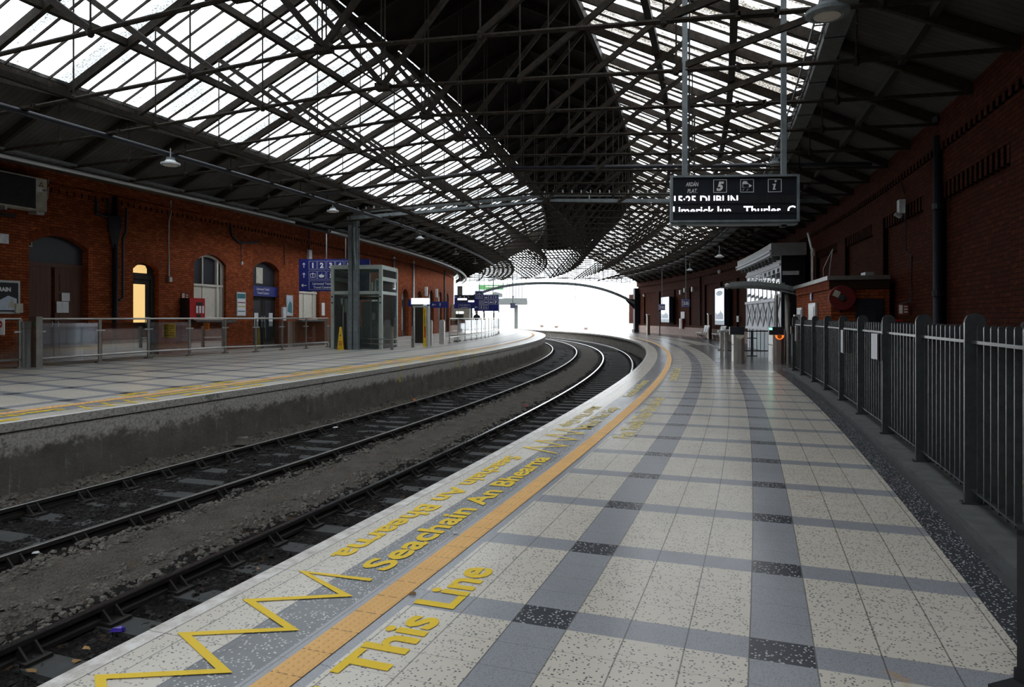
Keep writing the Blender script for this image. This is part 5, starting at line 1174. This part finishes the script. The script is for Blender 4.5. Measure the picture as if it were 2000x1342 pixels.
a, b = SD(644, 679, ZL), SD(656, 680, ZL); t = at('lift_guard', 'short dark guard rail joining the glass barrier to the lift', 'guard rail', a[0], a[1]+.05, ZL); MB().box((0, 0, .46), (.1, .1, .92)).build('post', 'steel_dark', t)
for z in (.22, .42): MB().tube([(0, 0, z), (.6, -.1, z)], .02, 8).build('rail', 'steel_dark', t)
X0, Y0 = G(665, 683.5, ZL); t = thing('wet_floor_sign', 'tall narrow yellow caution cone standing by the steel columns', 'caution sign', (X0, Y0, ZL), R(8))
MB().prism([(-.13, 0), (.13, 0), (.035, .92), (-.035, .92)], (0, .0, 0), (1, 0, 0), (0, 0, 1), .03).build('front_panel', 'yellow', t); MB().prism([(-.13, 0), (.13, 0), (.035, .92), (-.035, .92)], (0, .12, 0), (1, 0, 0), (0, 0, 1), .03).build('rear_panel', 'yellow', t)
m = MB()
for k in range(3): m.box((0, -.034, .2+k*.07), (.14, .004, .025))
m.build('lettering', 'red', t); MB().prism([(-.03, .55), (.03, .55), (0, .66)], (0, -.03, 0), (1, 0, 0), (0, 0, 1), .006).build('warning_symbol', 'black', t)
X0, Y0 = G(673, 683, ZL); t = thing('broom_stand', 'dark slim post standing between the yellow cone and the columns', 'post', (X0, Y0+.1, ZL)); MB().box((0, 0, .75), (.1, .1, 1.5)).build('shaft', 'black', t); MB().tube([(-.12, .1, .4), (-.1, .1, 1.75)], .015, 6).build('handle', 'galv', t)
# white kiosk, yellow post and the far railing
X0, Y0 = G(822, 672, ZL); t = thing('ticket_machine', 'white topped machine kiosk behind the glass lift', 'kiosk', (X0-.2, Y0+1.5, ZL), R(-8)); MB().box((-.1, 0, 1.0), (.6, .5, 2.0)).build('cabinet', 'timber_dark', t); MB().box((0, -.05, 2.12), (.8, .6, .3)).build('lit_top', 'screen_white', t); MB().box((.28, -.2, 1.0), (.16, .1, 1.9)).build('white_side', 'lamp_white', t)
X0, Y0 = G(829.5, 678, ZL); t = thing('gate_post', 'yellow and red gate post in a grey steel frame right of the lift', 'gate post', (X0, Y0, ZL), R(-8)); MB().box((0, 0, .86), (.12, .08, 1.72)).build('yellow_strip', 'yellow', t); MB().box((0.02, -.045, .66), (.05, .01, .5)).build('red_strip', 'red', t); MB().box((0, -.045, 1.2), (.02, .01, .9)).build('slot', 'black', t); MB().box((.12, .1, .9), (.1, .2, 1.8)).build('frame_post', 'galv', t); MB().box((-.2, .15, 1.78), (.75, .1, .07)).build('frame_top', 'galv', t); MB().box((-.52, .15, .9), (.05, .08, 1.78)).build('frame_leg', 'lamp_white', t)
RP = [(SD(841, 675.5, ZL)[0]+i*1.75, -9.75+i*.02) for i in range(2, 19)]
barrier('far_railing', 'long curving steel and glass railing along the far platform', RP, 1.24, True, True, .3, False)
for px, py, w, lb in ((863.5, 672.5, .24, 'thick square steel post standing before the far railing'), (841, 675.5, .16, 'slim steel post beside the yellow gate post')):
    X0, Y0 = G(px, py, ZL); t = thing('steel_post', lb, 'post', (X0, Y0, ZL), R(-6)); MB().box((0, 0, .56), (w, w, 1.12)).build('shaft', 'steel', t); MB().box((0, 0, 1.15), (w*.8, w*.8, .06)).build('cap', 'galv', t)
for a, b, lb in (((866, 668.), (893, 667), 'near the thick steel post'),):
    q1, q2 = SD(a[0], a[1], ZL), SD(b[0], b[1], ZL); t = at('low_rail', 'short low steel rail before the far railing', 'rail', q1[0], q1[1], ZL); MB().tube([P(q1[0], q1[1], ZL+.32), P(q2[0], q2[1], ZL+.32)], .03, 8).build('tube', 'galv', t, world=True); MB().box(P(q2[0], q2[1], ZL+.12), (.3, .4, .24), HD(q2[0])).build('end_block', 'dark_metal', t, world=True); MB().box(P(q1[0], q1[1], ZL+.17), (.06, .06, .34)).build('leg', 'galv', t, world=True)

# ------------------------------------------------------------------ blue hanging signs
def hung(name, label, px0, px1, py0, py1, Y, rods, mt='sign_blue', ztop=5.3, yaw=0.):
    k = Y/F; t = thing(name, label, 'sign', (((px0+px1)/2-CX)*k, Y, H+(CY-(py0+py1)/2)*k), R(yaw)); w, h = (px1-px0)*k, (py1-py0)*k; MB().box((0, .05, 0), (w, .1, h)).build('panel', mt, t)
    for r in rods: MB().tube([((r-(px0+px1)/2)*k, .05, h/2), ((r-(px0+px1)/2)*k, .05, ztop-t.location.z)], .025, 8).build('hanger', 'grey_paint', t)
    return t, k, (px0+px1)/2, (py0+py1)/2
t, k, cx0, cy0 = hung('direction_sign', 'large blue direction sign to platforms 1 2 3 and the Travel Centre behind the lift', 584, 722, 506, 569, 31.2, (637, 675))
XX = lambda px: (px-cx0)*k
ZZ = lambda py: (cy0-py)*k
m = MB(); poly(m, ARROW, XX(593.5), ZZ(518), 5*k, 0); poly(m, ARROW, XX(593.5), ZZ(537.5), 5*k, 0); poly(m, LEFT, XX(593.5), ZZ(557.5), 5*k, 0); m.build('arrow', 'sign_white', t)
m = MB()
for px in (611, 628, 646, 663, 681): frame_sq(m, XX(px), ZZ(518), 15*k, 16*k, .5*k, -.004); frame_sq(m, XX(px), ZZ(537.5), 15*k, 16*k, .5*k, -.004)
frame_sq(m, XX(648), ZZ(557), 89*k, 17*k, .5*k, -.004); m.build('border', 'sign_grey', t)
for i, ch in enumerate('12345'): sign_text(t, ch, XX(611+i*17.4), ZZ(518), 10*k, 'sign_white', 0, bold=.05, name='platform_number')
m = MB(); picto(m, 'exit', XX(611), ZZ(537.5), 6*k, 0); picto(m, 'food', XX(628), ZZ(537.5), 6.5*k, 0); picto(m, 'info', XX(646), ZZ(537.5), 6.5*k, 0); picto(m, 'man', XX(663), ZZ(537.5), 6.5*k, 0); picto(m, 'wheelchair', XX(681), ZZ(537.5), 6.5*k, 0); m.build('symbol', 'sign_white', t)
sign_text(t, 'Lárionad Taistil', XX(630), ZZ(554), 4.2*k, 'sign_white', 0, w=39*k); sign_text(t, 'Travel Centre', XX(629), ZZ(561), 4.4*k, 'sign_white', 0, w=34*k)
t, k, cx0, cy0 = hung('direction_sign', 'blue hanging sign to the city centre with a small lit train display', 887, 933, 576, 602.5, 57.5, (891,), ztop=4.9)
MB().box((XX(909), -.02, ZZ(583)), (33*k, .06, 14*k)).build('display', 'board_black', t); m = MB(); m.box((XX(903), -.06, ZZ(584.5)), (18*k, .01, 3.2*k)); m.box((XX(922), -.06, ZZ(588.5)), (15*k, .01, 3*k)); m.build('led_text', 'led', t)
m = MB(); poly(m, LEFT, XX(890.5), ZZ(580.5), 2.6*k, 0)
for px in (899, 907, 915): m.box((XX(px), -.055, ZZ(580)), (2.4*k, .006, 1.8*k))
m.build('arrow', 'sign_grey', t); frame_sq(MB(), XX(907), ZZ(598), 22*k, 7*k, .4*k, -.004).build('border', 'sign_grey', t); sign_text(t, 'Lár na Cathrach', XX(907), ZZ(596.3), 1.8*k, 'sign_white', 0, w=17*k); sign_text(t, 'City Centre', XX(907), ZZ(599.8), 1.8*k, 'sign_white', 0, w=13*k)
t, k, cx0, cy0 = hung('direction_sign', 'blue hanging sign with many white pictograms and a way out symbol', 926, 974, 575.5, 607.5, 56., (936, 963), ztop=5.1)
MB().box((XX(936), .03, ZZ(576)), (16.5*k, .12, 15.5*k)).build('way_out_panel', 'sign_blue', t); m = frame_sq(MB(), XX(936), ZZ(576.5), 13*k, 13*k, .8*k, -.034); picto(m, 'exit', XX(936), ZZ(576.5), 5.*k, -.034); m.build('way_out_symbol', 'sign_white', t)
m = MB()
for px, py, kd in ((949.5, 580.5, 'food'), (959, 580.5, 'info'), (968.5, 580.5, 'man'), (940, 590.3, 'exit'), (949.5, 590.3, 'bus'), (959, 590.3, 'taxi'), (968.5, 590.3, 'P'), (940, 600, 'man'), (949.5, 600, 'wheelchair')):
    frame_sq(m, XX(px), ZZ(py), 8*k, 8*k, .5*k, -.004)
    if kd == 'P': text_on(m, 'P', (XX(px), 0, ZZ(py+2.6)), (1, 0, 0), (0, 0, 1), h=5.2*k, bold=.06)
    else: picto(m, kd, XX(px), ZZ(py), 3.1*k, 0)
poly(m, LEFT, XX(930.5), ZZ(600), 3*k, 0); m.build('symbol', 'sign_white', t)
t, k, cx0, cy0 = hung('way_out_sign', 'small square blue way out sign hanging over the far platform end', 996.5, 1006.5, 592, 602, 60., (1001.5,), ztop=5.2); m = frame_sq(MB(), 0, 0, 8*k, 8*k, .6*k, -.004); picto(m, 'exit', 0, 0, 3.1*k, 0); m.build('symbol', 'sign_white', t)
MB().lathe([(0, -.1), (.1, -.05), (.1, .08), (0, .12)], (.03, 0, .75), 10).build('camera_dome', 'lamp_white', t)
X0, Y0 = (946-CX)/F*58, 58.
t = at('hanging_lead', 'dark cable end hanging from the arch over the tracks', 'cable', 70.5, -1.2); MB().tube([(0, 0, 5.2), (.02, 0, 4.4), (-.06, 0, 3.0)], .03, 6).build('cable', 'dark_metal', t)

# ------------------------------------------------------------------ the far left end and the street beyond
t = thing('ticket_office_front', 'grey green partition with a small bright window behind the far railing', 'partition', ((898-CX)/F*66, 66, ZL), 0); k = 66/F
MB().box((0, 0, 1.3), (38*k, .2, 2.5)).build('wall', 'beige', t); MB().box((0, -.11, 1.15), (15*k, .03, 1.2)).build('window', 'window_glass', t); m = MB(); m.box((-5*k, -.13, 1.75), (4*k, .02, .22)); m.box((3*k, -.13, 1.75), (9*k, .02, .22)); m.build('bright_light', 'screen_white', t)
for px, lb in ((921.5, 'left'), (945.5, 'middle'), (964.5, 'right')):
    t = thing('banded_post', 'dark post with a yellow band under the pictogram sign, the %s one of three' % lb, 'post', ((px-CX)/F*68, 68, ZL), 0); MB().tube([(0, 0, 0), (0, 0, 2.6)], .07, 8).build('shaft', 'slate_blue', t); MB().tube([(0, 0, .98), (0, 0, 1.22)], .085, 8).build('yellow_band', 'yellow', t)
# outdoor scene beyond the arch, washed out by daylight
t = thing('footbridge', 'dark roofed footbridge beyond the end of the far platform', 'footbridge', ((968-CX)/F*98, 98, 0), 0); k = 98/F
MB().box((0, 0, H+31*k), (123*k, 3., 12*k)).build('dark_deck', 'tray_grey', t); MB().box((10*k, 0, H+52*k), (95*k, 2.8, 30*k)).build('white_cladding', 'white_paint', t); m = MB()
for i in range(9): m.box(((18+i*6.)*k-.2, -1.45, H+52*k), (.05, .06, 29*k))
m.build('cladding_joint', 'tray_grey', t)
for x in (-50, 40): MB().box((x*k, 0, 1.6), (.5, .5, H+25*k)).build('pier', 'tray_grey', t)
t = thing('billboard', 'green and grey advertising billboard above the pictogram sign', 'billboard', ((959-CX)/F*90, 90, H+50*90/F), 0); k = 90/F
MB().box((0, 0, 0), (48*k, .2, 27*k)).build('board', 'sky_poster', t); MB().box((0, -.12, 9*k), (48*k, .03, 9*k)).build('green_band', 'green_poster', t); MB().box((-3*k, -.12, -1*k), (12*k, .03, 8*k)).build('white_card', 'paper', t); m = MB(); m.box((2*k, -.15, 10*k), (24*k, .02, 1.6*k)); m.build('lettering', 'sign_white', t); MB().prism([(-2, -10), (22, -10), (22, -4), (8, 0), (-2, -5)], (0, -.11, 0), (k, 0, 0), (0, 0, k), .02).build('hill_picture', 'tray_grey', t)
for x in (-15, 15): MB().box((x*k, .15, -27*k), (.2, .2, 27*k)).build('leg', 'tray_grey', t)
t = thing('street_building', 'long pale building with a row of windows far beyond the tracks', 'building', ((1030-CX)/F*150, 150, 0), 0); k = 150/F
MB().box((0, 5, H+12*k), (104*k, 10, 38*k)).build('walls', 'white_paint', t)
for i in range(7): MB().box((-40*k+i*11*k, -.1, H+16*k), (7*k, .2, 6*k)).build('window', 'panel_blue', t)
MB().box((0, 4, H+31*k), (108*k, 11, 2*k)).build('roof', 'sky_poster', t); MB().box((40*k, -2, H+5*k), (13*k, 4, 12*k)).build('porch', 'panel_blue', t)
for i, (px, py) in enumerate(((1003, 634.5), (1058, 636.5), (1086.5, 638), (1144, 641.5))):
    X0, Y0 = G(px, py+2); t = thing('bowl_planter', 'pale bowl shaped planter beyond the open end of the shed, the %s from the left' % ORD[i], 'planter', (X0, Y0, 0), 0, 'bowl planters beyond the shed'); r = 5*Y0/F*.9
    MB().lathe([(r*.4, 0), (r*.55, .02), (r*.85, r*.35), (r, r*.75), (r*1.04, r*.8), (r*.95, r*.8), (r*.9, r*.7), (0, r*.65)], n=18).build('bowl', 'pot', t, smooth=True); MB().lathe([(r*.9, r*.66), (r*.7, r*.8), (0, r*.86)], n=14).build('soil', 'stone', t)
t = thing('white_hoarding', 'long white hoarding along the back of the open platform beyond the shed', 'hoarding', P(76, 14.), HD(76)); m = MB(); slab(m, [(14., 0), (14., 2.2), (14.1, 2.2), (14.1, 0)], 76., 140., 2.); m.build('boards', 'white_paint', t, world=True); m = MB(); slab(m, [(13.95, 2.2), (13.95, 2.3), (14.15, 2.3), (14.15, 2.2)], 76., 140., 2.); m.build('capping', 'white_paint', t, world=True)
t = thing('street_sign', 'faint pale blue sign standing on the open platform beyond the arch', 'sign', ((1147-CX)/F*95, 95, 0)); MB().box((0, 0, 2.6), (.55, .05, .5)).build('panel', 'panel_blue', t); MB().tube([(0, .05, 0), (0, .05, 2.8)], .04, 8).build('post', 'white_paint', t)
# pipework and brackets on the face below the right platform edge at the curve
for px, py, lb in ((1198, 672, 'farther'), (1245, 688, 'nearer')):
    s = WH(px, py, .05)[0]; t = at('wall_bracket', 'dark bracket on the platform face below the curve, the %s of two' % lb, 'bracket', s, .02, -.5); MB().box((0, 0, 0), (.16, .5, .22)).build('body', 'black', t); MB().tube([(-.02, -.9, .08), (-.02, -.2, .0)], .05, 8).build('pipe', 'black', t)

# person behind the far railing
def person(loc, rz, lb):
    t = thing('person', lb, 'person', loc, rz)
    V = [(0, 0, .92), (0, 0, 1.12), (0, 0, 1.36), (0, .01, 1.5), (.11, 0, .88), (.12, .02, .48), (.12, 0, .06), (.12, -.14, .03), (-.11, 0, .88), (-.12, .02, .48), (-.12, 0, .06), (-.12, -.14, .03), (.19, 0, 1.4), (.25, -.02, 1.12), (.22, -.2, .98), (-.19, 0, 1.4), (-.25, -.02, 1.12), (-.22, -.2, .98), (0, -.01, 1.58), (0, -.02, 1.7)]
    Ed = [(0, 1), (1, 2), (2, 3), (0, 4), (4, 5), (5, 6), (6, 7), (0, 8), (8, 9), (9, 10), (10, 11), (2, 12), (12, 13), (13, 14), (2, 15), (15, 16), (16, 17), (3, 18), (18, 19)]
    rr = [.16, .14, .16, .06, .095, .065, .045, .04, .095, .065, .045, .04, .065, .05, .035, .065, .05, .035, .09, .085]
    me = bpy.data.meshes.new('body'); me.from_pydata(V, Ed, []); o = bpy.data.objects.new('body', me); COL.objects.link(o); o.parent = t; me.materials.append(MATS['cloth_dark'])
    md = o.modifiers.new('Skin', 'SKIN'); me.skin_vertices.new() if not me.skin_vertices else None
    for i, r in enumerate(rr): me.skin_vertices[0].data[i].radius = (r, r*.8)
    me.skin_vertices[0].data[0].use_root = True; o.modifiers.new('Sub', 'SUBSURF').levels = 1; o.modifiers['Sub'].render_levels = 1
    MB().lathe([(0, -.1), (.06, -.09), (.085, 0), (.08, .08), (0, .12)], (0, -.012, 1.66), 12).build('face', 'skin', t, smooth=True)
    MB().lathe([(.1, -.06), (.11, .02), (.09, .1), (0, .14)], (0, .03, 1.67), 12).build('hood', 'cloth_dark', t, smooth=True)
X0, Y0 = (931-CX)/F*49, 49.
person((X0, Y0, ZL), R(20), 'person in dark clothes standing behind the far railing under the pictogram sign')

# ------------------------------------------------------------------ daylight and camera
W = bpy.data.worlds.new('World'); SC.world = W; W.use_nodes = True; nt = W.node_tree; bg = nt.nodes['Background']
bg.inputs[0].default_value = (.93, .97, 1., 1); bg.inputs[1].default_value = 3.6
cd = bpy.data.cameras.new('Camera'); cam = bpy.data.objects.new('Camera', cd); COL.objects.link(cam)
cam.location = (0, 0, H); cam.rotation_euler = (R(90), 0, 0); cd.sensor_width = 36; cd.lens = 36*F/2000; cd.shift_y = -(671-CY)/2000; cd.clip_end = 2000; cd.clip_start = .05
SC.camera = cam
vs = SC.view_settings; vs.view_transform = 'Standard'; vs.look = 'None'; vs.gamma = 1; vs.use_curve_mapping = False; vs.exposure = .34
SC.cycles.max_bounces = 8; SC.cycles.diffuse_bounces = 4; SC.cycles.transparent_max_bounces = 24; SC.cycles.glossy_bounces = 3; SC.cycles.sample_clamp_indirect = 6; SC.cycles.use_denoising = True; SC.cycles.caustics_reflective = False; SC.cycles.caustics_refractive = False
